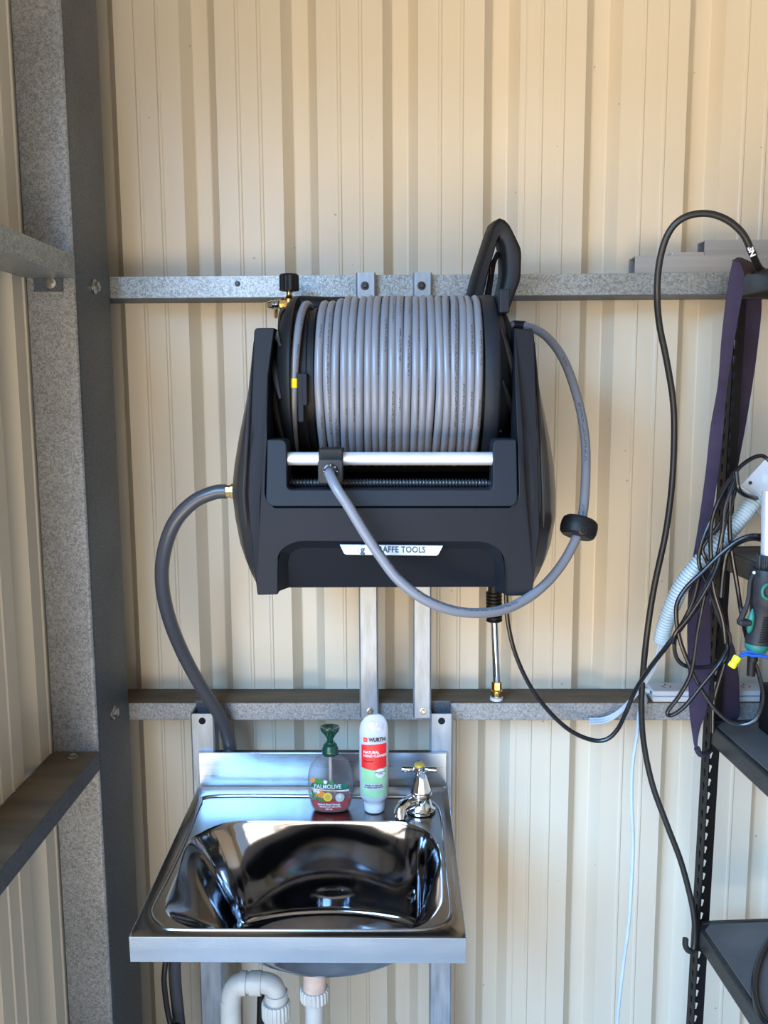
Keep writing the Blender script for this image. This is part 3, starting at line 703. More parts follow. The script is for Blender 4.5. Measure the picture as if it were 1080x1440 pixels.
rect = round_poly([(uL, 0), (uL, vF), (uR, vF), (uR, 0)], [.001, .002, .002, .001], 2)
RE = resample_angle(rect, cen, N)
def off(L, f): return [cen+(p-cen)*f for p in L]
lps = [[SW(p.x, p.y, -.001) for p in RE]]
lps.insert(0, [SW(p.x, p.y, -.0385) for p in off(RE, 1.0)]); 
lps.append([SW(p.x, p.y, 0) for p in off(RE, .995)])
for f, h in ((1.012, 0), (1.006, .0022), (.999, .0028), (.992, .0022), (.986, -.0012)):
    L = off(BE, f)
    L = [cen+(p-cen)*min(1, .990*(r-cen).length/max(1e-6, (p-cen).length)) for p, r in zip(L, RE)]
    lps.append([SW(p.x, p.y, h) for p in L])
deck = [q for q in lps]
ED1 = [cen+(e-cen)*min(1.0, .975*(b_-cen).length/(e-cen).length) for e, b_ in zip(ED, BE)]
deck.append([SW(p.x, p.y, -.0012) for p in off(ED1, 1.006)])
MB().loft(deck[1:]).build('deck', 'steel_top', sink, angle=50)
# apron: folded skirt
sk = MB(); t_ = .0012
loopA = [(uL, 0), (uL, vF), (uR, vF), (uR, 0)]
A0 = [SW(u, v, -.0005) for u, v in loopA]; A1 = [SW(u, v, -.040) for u, v in loopA]
A2 = [SW(u+(.012 if u < 0 else -.012), v+(.012 if v < 0 else 0), -.040) for u, v in loopA]
sk.loft([A0, A1, A2], closed=False); sk.build('apron', 'steel_front', sink, smooth=False, solid=.0012, bevel=.0006, bseg=2)
# bowl
bc = Vector(((S(330, 1200).x+S(590, 1200).x)/2-.004, ED[0].y*0+(cen.y+.045)))
lv = [(0, 1.006, -.0012), (0, 1.0, -.0022), (.01, .994, -.004), (.03, .985, -.009), (.13, .975, -.020), (.33, .98, -.044), (.53, .99, -.070), (.70, .995, -.097), (.83, 1, -.122), (.92, 1, -.142), (.96, 1, -.153), (.99, .985, -.161), (1, .94, -.1655), (1, .84, -.168), (1, .5, -.169), (1, .12, -.1695)]
bl = []
for t_b, s_, h in lv:
    L = []
    for p in ED1:
        q = p-bc; a_ = math.atan2(q.y/.135, q.x/.205)
        el = Vector((.158*math.copysign(abs(math.cos(a_))**1.0, math.cos(a_))+.004, (.060 if q.y > 0 else .118)*math.copysign(abs(math.sin(a_))**1.0, math.sin(a_))))
        qq = q.lerp(el, t_b)*s_
        L.append(SW(bc.x+qq.x, bc.y+qq.y, h))
    bl.append(L)
MB().loft(bl, cap1=True).build('bowl', 'bowl', sink, angle=80)
wc = SW(bc.x, bc.y-.02, -.168)
MB().lathe(wc, sn, [(.030, -.002), (.030, .002), (.024, .003), (.020, 0)], 28).build('waste_ring', 'chrome', sink)
# upstand
x0, x1 = P(279, 1060, 1.6).x, P(628, 1060, 1.6).x
zs = P(455, 1059, 1.6).z
MB().box((x0, 1.6, SB.z-.003), (x1, 1.6025, zs)).build('upstand', 'steel_front', sink, bevel=.0008)
MB().box((x0, 1.6005, zs-.001), (x1, 1.613, zs+.0008)).build('upstand_fold', 'steel_front', sink, bevel=.0004)
# support posts
def post(px0, px1, label):
    a = P(px0, 1010, 1.609).x; b = P(px1, 1010, 1.609).x; zt = P(px0, 1004, 1.609).z
    o = thing('support_post', ((a+b)/2, 1.63, 0), label, 'post', 'posts that carry the basin')
    yb = GY-.001; t = .0025
    pr = [(a, yb), (a, 1.612), (a+.003, 1.609), (b-.003, 1.609), (b, 1.612), (b, yb), (b-t, yb), (b-t, 1.612), (a+t, 1.612), (a+t, yb)]
    # front wall has a bolt hole near its top: build the front as a framed plate
    MB().prism([V(x, y, 0) for x, y in pr], [V(x, y, zt) for x, y in pr]).build('channel', 'strut', o, angle=20)
    MB().box((a+.0026, yb-.003, 0), (b-.0026, yb, zt+.012)).build('rear_plate', 'galv_dark', o, smooth=False)
    MB().lathe(V((a+b)/2, 1.6088, zt-.014), (0, -1, 0), [(.0068, 0), (.0068, .0003)], 20).build('bolt_hole', 'hole', o)
    return o
post(267.5, 301, 'left grey steel channel post behind the basin with a dark bolt hole')
post(605, 637, 'right grey steel channel post behind the basin with a dark bolt hole')
# pipework
def plumb(name, label):
    return thing(name, (0, 1.4, .3), label, 'pipe')
pw = thing('waste_pipe', V(P(325, 1440, 1.42).x, 1.42, .3), 'white waste trap pipe with elbow and ribbed nut below the basin', 'pipe')
def nut(c, r, h, axis, parent, n=22):
    ax = Vector(axis).normalized(); e1 = ax.orthogonal().normalized(); e2 = ax.cross(e1); NN = n*4
    L = [[Vector(c)+ax*(h*z)+(e1*math.cos(t)+e2*math.sin(t))*(r*s_+(.0008 if k % 4 < 2 else -.0006)) for k, t in [(k, 2*math.pi*k/NN) for k in range(NN)]] for z, s_ in ((0, .93), (.08, 1), (.85, 1), (1, .92))]
    return MB().loft(L, True, True, True).build('ribbed_nut', 'pvc', parent, angle=30)
Yp = 1.40
e = [P(325, 1500, Yp), P(325, 1440, Yp), P(325, 1410, Yp), P(327, 1394, Yp), P(336, 1384, Yp), P(352, 1382, Yp), P(372, 1382, Yp), P(384, 1387, Yp), P(388.5, 1400, Yp), P(388.5, 1430, Yp), P(388.5, 1500, Yp)]
e[0].z = .06; e[-1].z = .5
MB().tube(catmull(e, 6), .0178, 24).build('pipe_bend', 'pvc', pw)
MB().cyl(P(338, 1382.5, Yp), P(347, 1382.5, Yp), .0205, 28).build('socket', 'pvc', pw)
MB().cyl(P(352, 1382.5, Yp), P(368, 1382.5, Yp), .0205, 28).build('socket', 'pvc', pw)
nut(P(388.5, 1430, Yp), .0245, .030, (0, 0, 1), pw)
MB().cyl(P(388.5, 1405, Yp), P(388.5, 1395, Yp), .0205, 28).build('socket', 'pvc', pw)
pw2 = thing('tail_pipe', V(P(442, 1440, 1.42).x, 1.42, .3), 'straight white tail pipe with ribbed nut under middle of the basin', 'pipe')
bot_ = P(442.5, 1440, 1.42)
lab(MB().cyl(P(443, 1350, 1.42), P(442.5, 1392, 1.42), .0205, 28).build('tailpiece', 'pink', pw2), 'pinkish stained pipe end')
xb2 = P(388.5, 1440, 1.40).x; xm_ = (bot_.x+xb2)/2; ra_ = (bot_.x-xb2)/2
ub = [P(442.5, 1398, 1.42), bot_, V(bot_.x, 1.418, .45)]+[V(xm_+ra_*math.cos(t), 1.41, .43-ra_*1.25*math.sin(t)) for t in [math.pi*k/8 for k in range(1, 8)]]+[V(xb2, 1.402, .44), V(xb2, 1.40, .499)]
MB().tube(ub, .0170, 24).build('trap_bend', 'pvc', pw2)
nut(P(442.5, 1405, 1.42), .0252, .022, (0, 0, 1), pw2)
bk = [P(367, 1400, 1.5), P(366, 1440, 1.5)]; bk.append(V(bk[-1].x, 1.5, .01))
tag(MB().tube(bk, .007, 12).build('drain_tube', 'cable', fixn=False), 'black tube hanging between the white waste pipes', 'hose')

# ---------------------------------------------------------------- pillar tap
def on_deck(px, py, h=0):
    q = S(px, py); return SW(q.x, q.y, h)
tb = on_deck(592, 1139)
tap = thing('pillar_tap', tb, 'chrome pillar tap with cross handle at the right rear of the basin', 'tap')
MB().lathe(tb, (0, 0, 1), [(.0265, 0), (.0265, .004), (.023, .007), (.021, .012), (.0195, .020), (.019, .029), (.0205, .032), (.0185, .035)], 32).build('tap_base', 'chrome', tap)
MB().lathe(tb+V(0, 0, .035), (0, 0, 1), [(.0175, 0), (.0180, .003), (.0100, .030), (.0092, .033), (.0065, .034), (.0065, .038)], 10).build('tap_bonnet', 'chrome', tap, angle=15)
hc = tb+V(-.003, 0, .078)
MB().lathe(hc+V(0, 0, -.011), (0, 0, 1), [(.008, 0), (.0105, .004), (.0115, .010), (.0115, .016), (.010, .018)], 24).build('handle_hub', 'chrome', tap)
lab(MB().lathe(hc+V(0, 0, .007), (0, 0, 1), [(.0092, 0), (.0092, .003), (.007, .004)], 24).build('index_cap', 'gold', tap), 'yellow index cap')
for a in (R(-2), R(178), R(88), R(-80)):
    d = V(math.cos(a), math.sin(a), 0)
    MB().lathe(hc+d*.008, d, [(.0042, 0), (.0042, .002), (.0050, .004), (.0054, .022), (.0050, .0235)], 16).build('handle_arm', 'chrome', tap)
sp = [tb+V(-.004, -.002, .018), tb+V(-.016, -.010, .021), tb+V(-.028, -.020, .021), tb+V(-.036, -.028, .017), tb+V(-.038, -.033, .009), tb+V(-.038, -.035, .002)]
MB().tube(catmull(sp, 5), [.015-.0035*min(1, i/12) for i in range(26)], 20).build('spout', 'chrome', tap)

# ---------------------------------------------------------------- liquid soap
def flat_lathe(c, prof, k, seg=40, p=2.5):
    """super-elliptic body of revolution: prof (half width, height), depth = k * width or own third value"""
    L = []
    for q in prof:
        w_, h = q[0], q[1]; d_ = q[2] if len(q) > 2 else w_*k; row = []
        for i in range(seg):
            t = 2*math.pi*i/seg; ct, st_ = math.cos(t), math.sin(t)
            row.append(Vector(c)+V(w_*abs(ct)**(2/p)*(1 if ct >= 0 else -1), d_*abs(st_)**(2/p)*(1 if st_ >= 0 else -1), h))
        L.append(row)
    return L
s0 = on_deck(465.5, 1137, .0004)
soap = thing('soap_bottle', s0, 'clear pump soap bottle with green top and a little red soap left', 'soap bottle')
bprof = [(.001, 0.003, .001), (.024, .001, .013), (.031, .001, .017), (.0345, .005, .019), (.0385, .018, .021), (.0415, .035, .022), (.0420, .055, .022), (.0405, .070, .021), (.036, .085, .019), (.028, .0955, .016), (.018, .1015, .013), (.0125, .1045, .012), (.0118, .108, .0118)]
MB().loft(flat_lathe(s0, bprof, .5), cap0=True, cap1=True).build('bottle_body', 'clear', soap, angle=60)
lp = [(x*.95, h+.0012*(i == 1), d*.93) for i, (x, h, d) in enumerate(bprof[1:5])]
lp = [(.001, .0025, .001), (.0225, .0022, .012), (.0295, .0024, .0155), (.0330, .0062, .0175), (.0362, .016, .0193), (.0378, .0235, .0200), (.001, .0236, .001)]
MB().loft(flat_lathe(s0, lp, .5), cap0=True, cap1=True).build('red_soap', 'soap', soap, angle=60)
MB().lathe(s0+V(0, 0, .1045), (0, 0, 1), [(.0142, 0), (.0150, .002), (.0150, .011), (.0130, .014), (.0125, .018), (.0085, .0215), (.0085, .0235)], 32).build('pump_collar', 'pumpgreen', soap)
MB().cyl(s0+V(0, 0, .0235), s0+V(0, 0, .104), .003, 12).build('dip_tube', 'pink', soap)
pm = MB(); L = []
for h, w_, d_ in ((.126, .005, .005), (.134, .006, .006), (.141, .010, .009), (.149, .0165, .013), (.154, .0178, .0145), (.1565, .0172, .014), (.1560, .0155, .012), (.150, .003, .003)):
    L.append([s0+V(w_*math.cos(t), d_*math.sin(t), h) for t in [2*math.pi*i/28 for i in range(28)]])
pm.loft(L, True, True, True).build('pump_head', 'pumpgreen', soap, angle=50)
MB().tube([s0+V(0, -.004, .150), s0+V(0, -.020, .151), s0+V(0, -.026, .148)], [.006, .0045, .0035], 12).build('pump_spout', 'pumpgreen', soap)
def bottle_y(x, z):
    w_ = lerp(z, [(q[1], q[0]) for q in bprof[2:]]); d_ = lerp(z, [(q[1], q[2]) for q in bprof[2:]])
    return -d_*max(0, 1-min(1, abs(x)/w_)**2.5)**(1/2.5)
def patch(fnm, poly, m, parent, name, lift=.0006, n=14, cy=bottle_y, base=s0):
    """thin printed patch that hugs the surface; poly in (x, z), mesh cut into vertical strips"""
    xs = [p[0] for p in poly]; x0, x1 = min(xs), max(xs); mb = MB()
    def span(x):
        zz = []
        for i in range(len(poly)):
            (ax, az), (bx, bz) = poly[i], poly[(i+1) % len(poly)]
            if (ax-x)*(bx-x) <= 0 and ax != bx: zz.append(az+(bz-az)*(x-ax)/(bx-ax))
        return (min(zz), max(zz)) if zz else None
    rows = []
    for k in range(n+1):
        x = x0+(x1-x0)*min(max(k/n, .002), .998); q = span(x)
        rows.append([base+V(x, cy(x, z)-lift, z) for z in [q[0]+(q[1]-q[0])*j/3 for j in range(4)]])
    mb.loft(rows, closed=False); return mb.build(name, m, parent, smooth=True, fixn=False)
def circ(cx, cz, r, n=16, rz=None): return [(cx+r*math.cos(2*math.pi*i/n), cz+(rz or r)*math.sin(2*math.pi*i/n)) for i in range(n)]
patch(0, [(-.036, .0495), (-.034, .058), (.0325, .0565), (.034, .046), (.0, .0475)], 'bandgreen', soap, 'brand_band')
patch(0, [(-.034, .0475), (.0345, .0445), (.0345, .0415), (-.03, .0455)], 'labelwhite', soap, 'label_strip')
def bt(cx, cz): return lambda x, y, z: s0+V(cx+x, bottle_y(cx+x, cz+y)-.0011-z, cz+y)
lettering('brand_lettering', 'PALMOLIVE', .0112, bt(-.004, .0520), 'labelwhite', soap, .00012, sx=.84, spacing=1.04)
lettering('label_lettering', 'ANTIBACTERIAL', .0036, bt(-.003, .0447), 'orange', soap, .0001, spacing=1.3)
for (x, z, r, m_) in ((-.031, .062, .0045, 'orange'), (-.022, .0605, .006, 'leafgreen'), (-.016, .062, .0045, 'leafgreen'), (-.008, .0605, .0035, 'labelwhite'), (.003, .0600, .0035, 'leafgreen')):
    patch(0, circ(x, z, r), m_, soap, 'fruit_print', .0004, 8)
for (x, z, r, m_, lf_) in ((-.019, .0385, .0075, 'orange', .0004), (-.013, .036, .006, 'orange', .0005), (-.004, .0325, .0085, 'lemon', .0008), (-.004, .0325, .0055, 'gold', .0011), (.018, .031, .0085, 'labelgrey', .0006), (-.027, .043, .003, 'labelwhite', .0008), (-.021, .0415, .003, 'labelwhite', .0009)):
    patch(0, circ(x, z, r), m_, soap, 'fruit_print', lf_, 10)
for cx, cz, a in ((-.030, .033, 1.2), (-.026, .028, .6), (-.019, .028, 2.2), (-.032, .040, 1.8), (-.015, .026, 2.6)):
    p4 = [(cx+.0075*math.cos(a), cz+.0075*math.sin(a)), (cx+.0022*math.cos(a+1.6), cz+.0022*math.sin(a+1.6)), (cx-.0075*math.cos(a), cz-.0075*math.sin(a)), (cx-.0022*math.cos(a+1.6), cz-.0022*math.sin(a+1.6))]
    patch(0, p4, 'leafgreen', soap, 'leaf_print', .0007, 6)
lettering('label_symbol', '+', .016, bt(.018, .0325), 'labelwhite', soap, .0005)
lettering('label_lettering', 'Lime & Blood Orange', .0046, bt(-.002, .0180), 'labelwhite', soap, .00015)
lettering('label_lettering', 'cleanses your skin softly', .0040, bt(.000, .0135), 'labelwhite', soap, .0001)
lettering('label_lettering', '250 mL', .0042, bt(-.002, .0085), 'labelwhite', soap, .0001)

# ---------------------------------------------------------------- hand cleaner tube
h0 = on_deck(526.5, 1138, .0004)
tube = thing('hand_cleaner_tube', h0, 'white upright hand cleaner tube with red and green label on the basin', 'tube')
MB().lathe(h0, (0, 0, 1), [(.0175, 0), (.0182, .001), (.0190, .012), (.0188, .0125), (.0196, .019), (.0205, .0205)], 36).build('screw_cap', 'white', tube)
tprof = [(.0205, .0205, .0205), (.0245, .0265, .0235), (.0262, .031, .0245), (.0265, .06, .0240), (.0268, .09, .0215), (.0268, .13, .0150), (.0262, .155, .0095), (.0235, .167, .0065), (.0175, .176, .0040), (.0100, .1805, .0026)]
rows = flat_lathe(h0, tprof, .5, 44, 2.1)
for i, L in enumerate(rows):      # crumpled, cut-off top leans up to the right
    for p in L:
        f = max(0, (p.z-h0.z-.13)/.05); p.z += f*.10*(p.x-h0.x)
MB().loft(rows, cap0=True, cap1=True).build('tube_body', 'tube', tube, angle=60)
def tube_y(x, z):
    w_ = lerp(z, [(q[1], q[0]) for q in tprof]); d_ = lerp(z, [(q[1], q[2]) for q in tprof])
    return -d_*max(0, 1-min(1, abs(x)/w_)**2.1)**(1/2.1)
def tp_(poly, m_, nm, lift=.0005, n=16): return patch(0, poly, m_, tube, nm, lift, n, tube_y, h0)
tp_([(-.0225, .087), (-.0225, .128), (.0225, .131), (.0225, .088), (0, .084)], 'labelred', 'red_label_panel')
tp_([(-.0225, .036), (-.0225, .0865), (0, .0835), (.0225, .0875), (.0225, .037), (0, .032)], 'labelgreen', 'green_label_panel')
tp_([(-.0195, .047), (-.0195, .060), (.019, .061), (.019, .046)], 'labelgrey', 'text_panel', .0008)
tp_(circ(.0115, .0785, .0085), 'labelwhite', 'round_seal', .0008)
def tt(cx, cz): return lambda x, y, z: h0+V(cx+x, tube_y(cx+x, cz+y)-.0009-z, cz+y+(.03*(cx+x)))
lettering('brand_lettering', 'WURTH', .0090, tt(.0060, .1375), 'inkblack', tube, .0004, sx=.90)
tp_([(-.0185, .1335), (-.0185, .1410), (-.0115, .1410), (-.0115, .1335)], 'labelred', 'brand_mark', .0006, 6)
tp_([(-.0168, .1368), (-.0168, .1378), (-.0132, .1378), (-.0132, .1368)], 'labelwhite', 'brand_mark_slot', .001, 4)
lettering('label_lettering', 'NATURAL', .0062, tt(-.0185, .1160), 'labelwhite', tube, .0002, align='LEFT')
lettering('label_lettering', 'HAND CLEANER', .0062, tt(-.0185, .1095), 'labelwhite', tube, .0002, align='LEFT', sx=.9)
lettering('label_lettering', 'Handwash', .0042, tt(-.0185, .1000), 'inkblack', tube, .0001, align='LEFT')
lettering('label_lettering', '100% NATURAL\nSCRUB', .0028, tt(.0115, .0785), 'inkblack', tube, .0001)
lettering('label_lettering', 'Suitable for daily use\non heavily soiled hands', .0036, tt(-.0005, .0545), 'inkblack', tube, .0001)
tp_([(-.008, .158), (-.012, .165), (-.006, .170), (.006, .168), (.018, .166), (.016, .154), (.004, .1525)], 'foil', 'torn_sticker', .0012, 10)

# ================================================================= TOP-GIRT OFFCUTS, POWER BOARD
zr = ztu+.0006
def bar(px0, px1, py0, Y0, depth, name, label, zbase, ztop, x1=None):
    a = P(px0, py0, Y0).x; b = P(px1, py0, Y0).x if x1 is None else x1
    o = MB(); t = .002
    pr = [(Y0, zbase), (Y0+depth, zbase), (Y0+depth, ztop), (Y0, ztop)]
    prI = [(Y0+t, zbase+t), (Y0+depth-t, zbase+t), (Y0+depth-t, ztop-t), (Y0+t, ztop-t)]
    A, B = [V(a, y, z) for y, z in pr], [V(b, y, z) for y, z in pr]
    IA, IB = [V(a, y, z) for y, z in prI], [V(b, y, z) for y, z in prI]
    o.loft([IA, A, B, IB]); o.loft([IA, IB]); q = o.build(name, 'alu', smooth=False)
    return tag(q, label, 'metal bar')
zA = P(900, 359.5, 1.658).z
bar(893, 1200, 370, 1.658, .045, 'aluminium_bar', 'long aluminium box section lying on top girt at right, its open end showing', zr, zA, x1=1.5)
zB = P(1040, 337, 1.668).z
bar(991, 1200, 345, 1.668, .04, 'aluminium_bar', 'shorter aluminium bar on top of the long one at upper right', zA+.0005, zB, x1=1.5)
a = P(941, 357, 1.68).x; b = P(986, 357, 1.68).x
tag(MB().box((a, 1.664, zA+.0006), (b, 1.70, P(960, 354.5, 1.664).z)).build('aluminium_offcut', 'alu', bevel=.0005), 'small flat aluminium offcut lying on the long bar', 'metal offcut')
# power board on the lower girt
pz0 = zbu+.0012; Yb = 1.654
pa, pb = P(918, 975, Yb).x, P(1092, 975, Yb).x; ph = P(930, 972, Yb).z-pz0
pbd = thing('power_board', ((pa+pb)/2, Yb+.03, pz0), 'white power board resting on the lower girt behind the purple strap', 'power board')
MB().box((pa, Yb, pz0), (pb, Yb+.055, pz0+ph*.48)).build('base_shell', 'white', pbd, bevel=.003)
MB().box((pa, Yb, pz0+ph*.52), (pb, Yb+.055, pz0+ph)).build('top_shell', 'white', pbd, bevel=.003)
for k in range(4):
    cx = pa+.035+k*.052
    for dx_, rz in ((-.007, .5), (.007, -.5), (0, 0)):
        q = MB().box((cx+dx_-.001, Yb+.022+(.012 if dx_ == 0 else 0), pz0+ph), (cx+dx_+.001, Yb+.030+(.012 if dx_ == 0 else 0), pz0+ph+.0004), Matrix.Rotation(rz, 3, 'Z'))
        q.build('socket_slot', 'hole', pbd, smooth=False)
MB().lathe(V(pa, Yb+.028, pz0+ph*.6), (-1, 0, 0), [(.006, -.001), (.006, .006), (.0045, .012)], 14).build('cord_grip', 'white', pbd)
MB().lathe(V(pa-.0002, Yb+.012, pz0+ph*.7), (-1, 0, 0), [(.003, 0), (.003, .0004)], 12).build('reset_hole', 'hole', pbd)

# ================================================================= STEEL RACK at the right
RY = 1.60
rk0 = P(975, 1300, RY); rk0.z = 0
yaw = R(3.7); Rm = Matrix.Rotation(yaw, 3, 'Z')
lean = -.0115
rack = thing('storage_rack', rk0, 'black slotted angle storage rack with grey shelves at the right edge', 'rack')
def RK(x, y, z): return rk0+Rm @ V(x, y, 0)+V(-lean*(z-.9), 0, z)
def inv_z(px, py, Y=RY): return P(px, py, Y).z
zsh = [inv_z(1000, 1294), inv_z(1003, 1012), inv_z(1020, 768), inv_z(1049, 392)]
RW, RD, RH = .9, .40, zsh[3]+.004
FW = .034; pitch = .0275
key = [(.0046*math.cos(R(a)), .0046*math.sin(R(a))+.003) for a in (-40, 0, 40, 90, 140, 180, 220)]+[(-.0026, -.0040), (-.0023, -.0066), (0, -.0082), (.0023, -.0066), (.0026, -.0040)]
def flange_cells(mb, fn, z0, z1):
    n = int((z1-z0)/pitch); cell_w = FW
    for k in range(n):
        zc = z0+(k+.5)*pitch
        ou = []
        for x, z in key:
            s_ = max(abs(x)/(cell_w/2), abs(z)/(pitch/2)); ou.append((x/s_, z/s_))
        # snap corners
        n1 = len(key)
        rect_ = [(cell_w/2, -pitch/2), (cell_w/2, 0), (cell_w/2, pitch/2), (0, pitch/2), (-cell_w/2, pitch/2), (-cell_w/2, .003), (-cell_w/2, 0), (-cell_w/2, -pitch*.25), (-cell_w/2, -pitch/2), (0, -pitch/2), (cell_w*.3, -pitch/2), (cell_w*.4, -pitch/2)]
        ou = [rect_[0], rect_[1], (cell_w/2, pitch/2), (0, pitch/2), (-cell_w/2, pitch/2), (-cell_w/2, .004), (-cell_w/2, -.002), (-cell_w/2, -.007), (-cell_w/2, -pitch/2), (0, -pitch/2), (cell_w*.25, -pitch/2), (cell_w*.4, -pitch/2)]
        loops = []
        for t in (0, .0014):
            loops.append([fn(cell_w/2+x, t, zc+z) for x, z in ou]); 
            loops.append([fn(cell_w/2+x, t, zc+z) for x, z in key])
        mb.loft([loops[0], loops[1], loops[3], loops[2]])
def rpost(ox, oy, sx, sy, name='post'):
    mb = MB()
    flange_cells(mb, lambda u, t, z: RK(ox+sx*u, oy-sy*t, z), .0, RH)
    flange_cells(mb, lambda u, t, z: RK(ox+sx*t, oy-sy*u, z), .0, RH)
    return mb.build(name, 'rack', rack, smooth=False)
rpost(0, 0, 1, 1); rpost(RW, 0, -1, 1); rpost(0, -RD, 1, -1); rpost(RW, -RD, -1, -1)
def rbeam(x0, y0, x1, y1, zt, h=.036):
    mb = MB(); t = .0015
    c8 = [(x0, y0), (x1, y0), (x1, y1), (x0, y1)]
    A = [RK(x, y, zt-h) for x, y in c8]; B = [RK(x, y, zt) for x, y in c8]
    return mb.prism(A, B)
for zi, z in enumerate(zsh):
    rbeam(.0018, -RD+.0018, .0125, -.0018, z).build('side_beam', 'beam', rack, bevel=.004, bseg=3)
    rbeam(RW-.0125, -RD+.0018, RW-.0018, -.0018, z).build('side_beam', 'beam', rack, bevel=.002)
    rbeam(.014, -.012, RW-.014, -.0018, z).build('rear_beam', 'beam', rack, bevel=.002)
    rbeam(.014, -RD+.0018, RW-.014, -RD+.012, z).build('front_beam', 'beam', rack, bevel=.002)
    c_ = [(.0135, -.03), (.03, -.0125), (RW-.0135, -.0125), (RW-.0135, -RD+.0125), (.0135, -RD+.0125)]
    MB().prism([RK(x, y, z-.013) for x, y in c_], [RK(x, y, z-.001) for x, y in c_]).build('shelf_board', 'board', rack, bevel=.001)

# items on / by the rack
bx = thing('black_storage_box', RK(.30, -.2, zsh[1]), 'dark plastic box standing on the second shelf down at the right edge', 'box')
A = [RK(.080, -.05, zsh[1]+.001), RK(.30, -.05, zsh[1]+.001), RK(.30, -.34, zsh[1]+.001), RK(.080, -.34, zsh[1]+.001)]
zt2 = .075
MB().prism(A, [p+V(0, 0, zt2) for p in A]).build('box_body', 'rack', bx, bevel=.004)
MB().prism([p+V(0, 0, zt2+.001) for p in A], [p+V(0, 0, zt2+.014) for p in A]).build('box_lid', 'soft', bx, bevel=.003)
MB().box((A[0].x+.004, A[0].y-.06, A[0].z+.055), (A[0].x+.012, A[0].y-.05, A[0].z+.075)).build('box_latch', 'beam', bx)

# junction box and conduit
jc = P(1086, 684, 1.52)
jb = thing('junction_box', jc, 'white electrical junction box tilted at the right edge above conduit', 'junction box')
ja = [(1040.5, 683), (1085, 636), (1132, 672), (1090, 716)]
A = [P(x, y, 1.50) for x, y in ja]; B = [p+V(-.001, .003, 0) for p in A]
MB().prism(A, [p+V(.006, .006, -.002) for p in A]).build('box_cover', 'white', jb, bevel=.002)
A2 = [p+V(.002, .0075, -.003) for p in A]; MB().prism(A2, [p+V(.006, .035, -.012) for p in A2]).build('box_base', 'white', jb, bevel=.002)
MB().lathe(P(1055, 679, 1.4995), (0, -1, 0), [(.0032, 0), (.0032, .0006), (.0015, .0002)], 14).build('cover_screw', 'screw', jb)
MB().lathe(P(1083, 674, 1.4995), (0, -1, 0), [(.013, 0), (.013, .001), (.011, .0016)], 28).build('knockout', 'white', jb)
MB().prism([P(x, y, 1.4993) for x, y in ((1064, 683), (1076, 688), (1072, 695), (1060, 690))], [P(x, y, 1.4975) for x, y in ((1064, 683), (1076, 688), (1072, 695), (1060, 690))]).build('cover_tab', 'white', jb)
MB().prism([P(x, y, 1.52) for x, y in ((1067, 704), (1092, 718), (1092, 735), (1063, 722))], [P(x, y, 1.545) for x, y in ((1067, 704), (1092, 718), (1092, 735), (1063, 722))]).build('terminal_lug', 'white', jb, bevel=.002)
def corrugated(path, r, step=.0056):
    pts = catmull(path, 24); d = [0]
    for a, b in zip(pts, pts[1:]): d.append(d[-1]+(b-a).length)
    out = []; rr = []; n = int(d[-1]/step)
    k = 0
    for i in range(n*4+1):
        s_ = d[-1]*i/(n*4)
        while k < len(d)-2 and d[k+1] < s_: k += 1
        t = (s_-d[k])/max(1e-9, d[k+1]-d[k]); out.append(pts[k].lerp(pts[k+1], t)); rr.append(r*(1, 1, 1, .80)[i % 4])
    return out, rr
cp, rr = corrugated([P(1066, 697, 1.512), P(1052, 716, 1.505), P(1022, 752, 1.495), P(992, 782, 1.50), P(964, 815, 1.51), P(948, 845, 1.52), P(935, 880, 1.535), P(930, 902, 1.545)], .0142)
cond = MB().tube(cp, rr, 20).build('corrugated_conduit', 'conduit', fixn=False, angle=20)
tag(cond, 'pale corrugated flexible conduit curving down left from the junction box', 'conduit')
for dx_, which in ((-3.2, 'uppermost'), (0, 'middle'), (3.2, 'lowest')):
    wp = [P(933+dx_, 893, 1.545), P(928+dx_, 915, 1.55), P(918+dx_*.9, 940, 1.56), P(903+dx_*.7, 965, 1.585), P(884+dx_*.6, 988, 1.61), P(866, 1005+dx_*.9, 1.632), P(848, 1013+dx_*1.0, 1.642), P(828, 1014+dx_*1.0, 1.645)]
    tag(MB().tube(catmull(wp, 7), .0021, 8).build('white_cable', 'whitewire', fixn=False), which+' of the three white cables running from the conduit end to the girt', 'cable', 'white cables from the conduit')
# white flex down to the floor from the power board
wp = [V(pa-.012, Yb+.028, pz0+ph*.6), P(908, 985, 1.64), P(900, 998, 1.632), P(896, 1030, 1.628), P(889, 1080, 1.625), P(888, 1130, 1.62), P(890, 1180, 1.62), P(888, 1240, 1.61), P(884, 1300, 1.60), P(876, 1360, 1.59), P(868, 1440, 1.58)]
wp += [V(wp[-1].x, 1.56, .35), V(wp[-1].x-.02, 1.52, .005)]
tag(MB().tube(catmull(wp, 7), .0038, 10).build('white_cable', 'whitewire', fixn=False), 'pale white flex hanging from the power board down to the floor', 'cable')
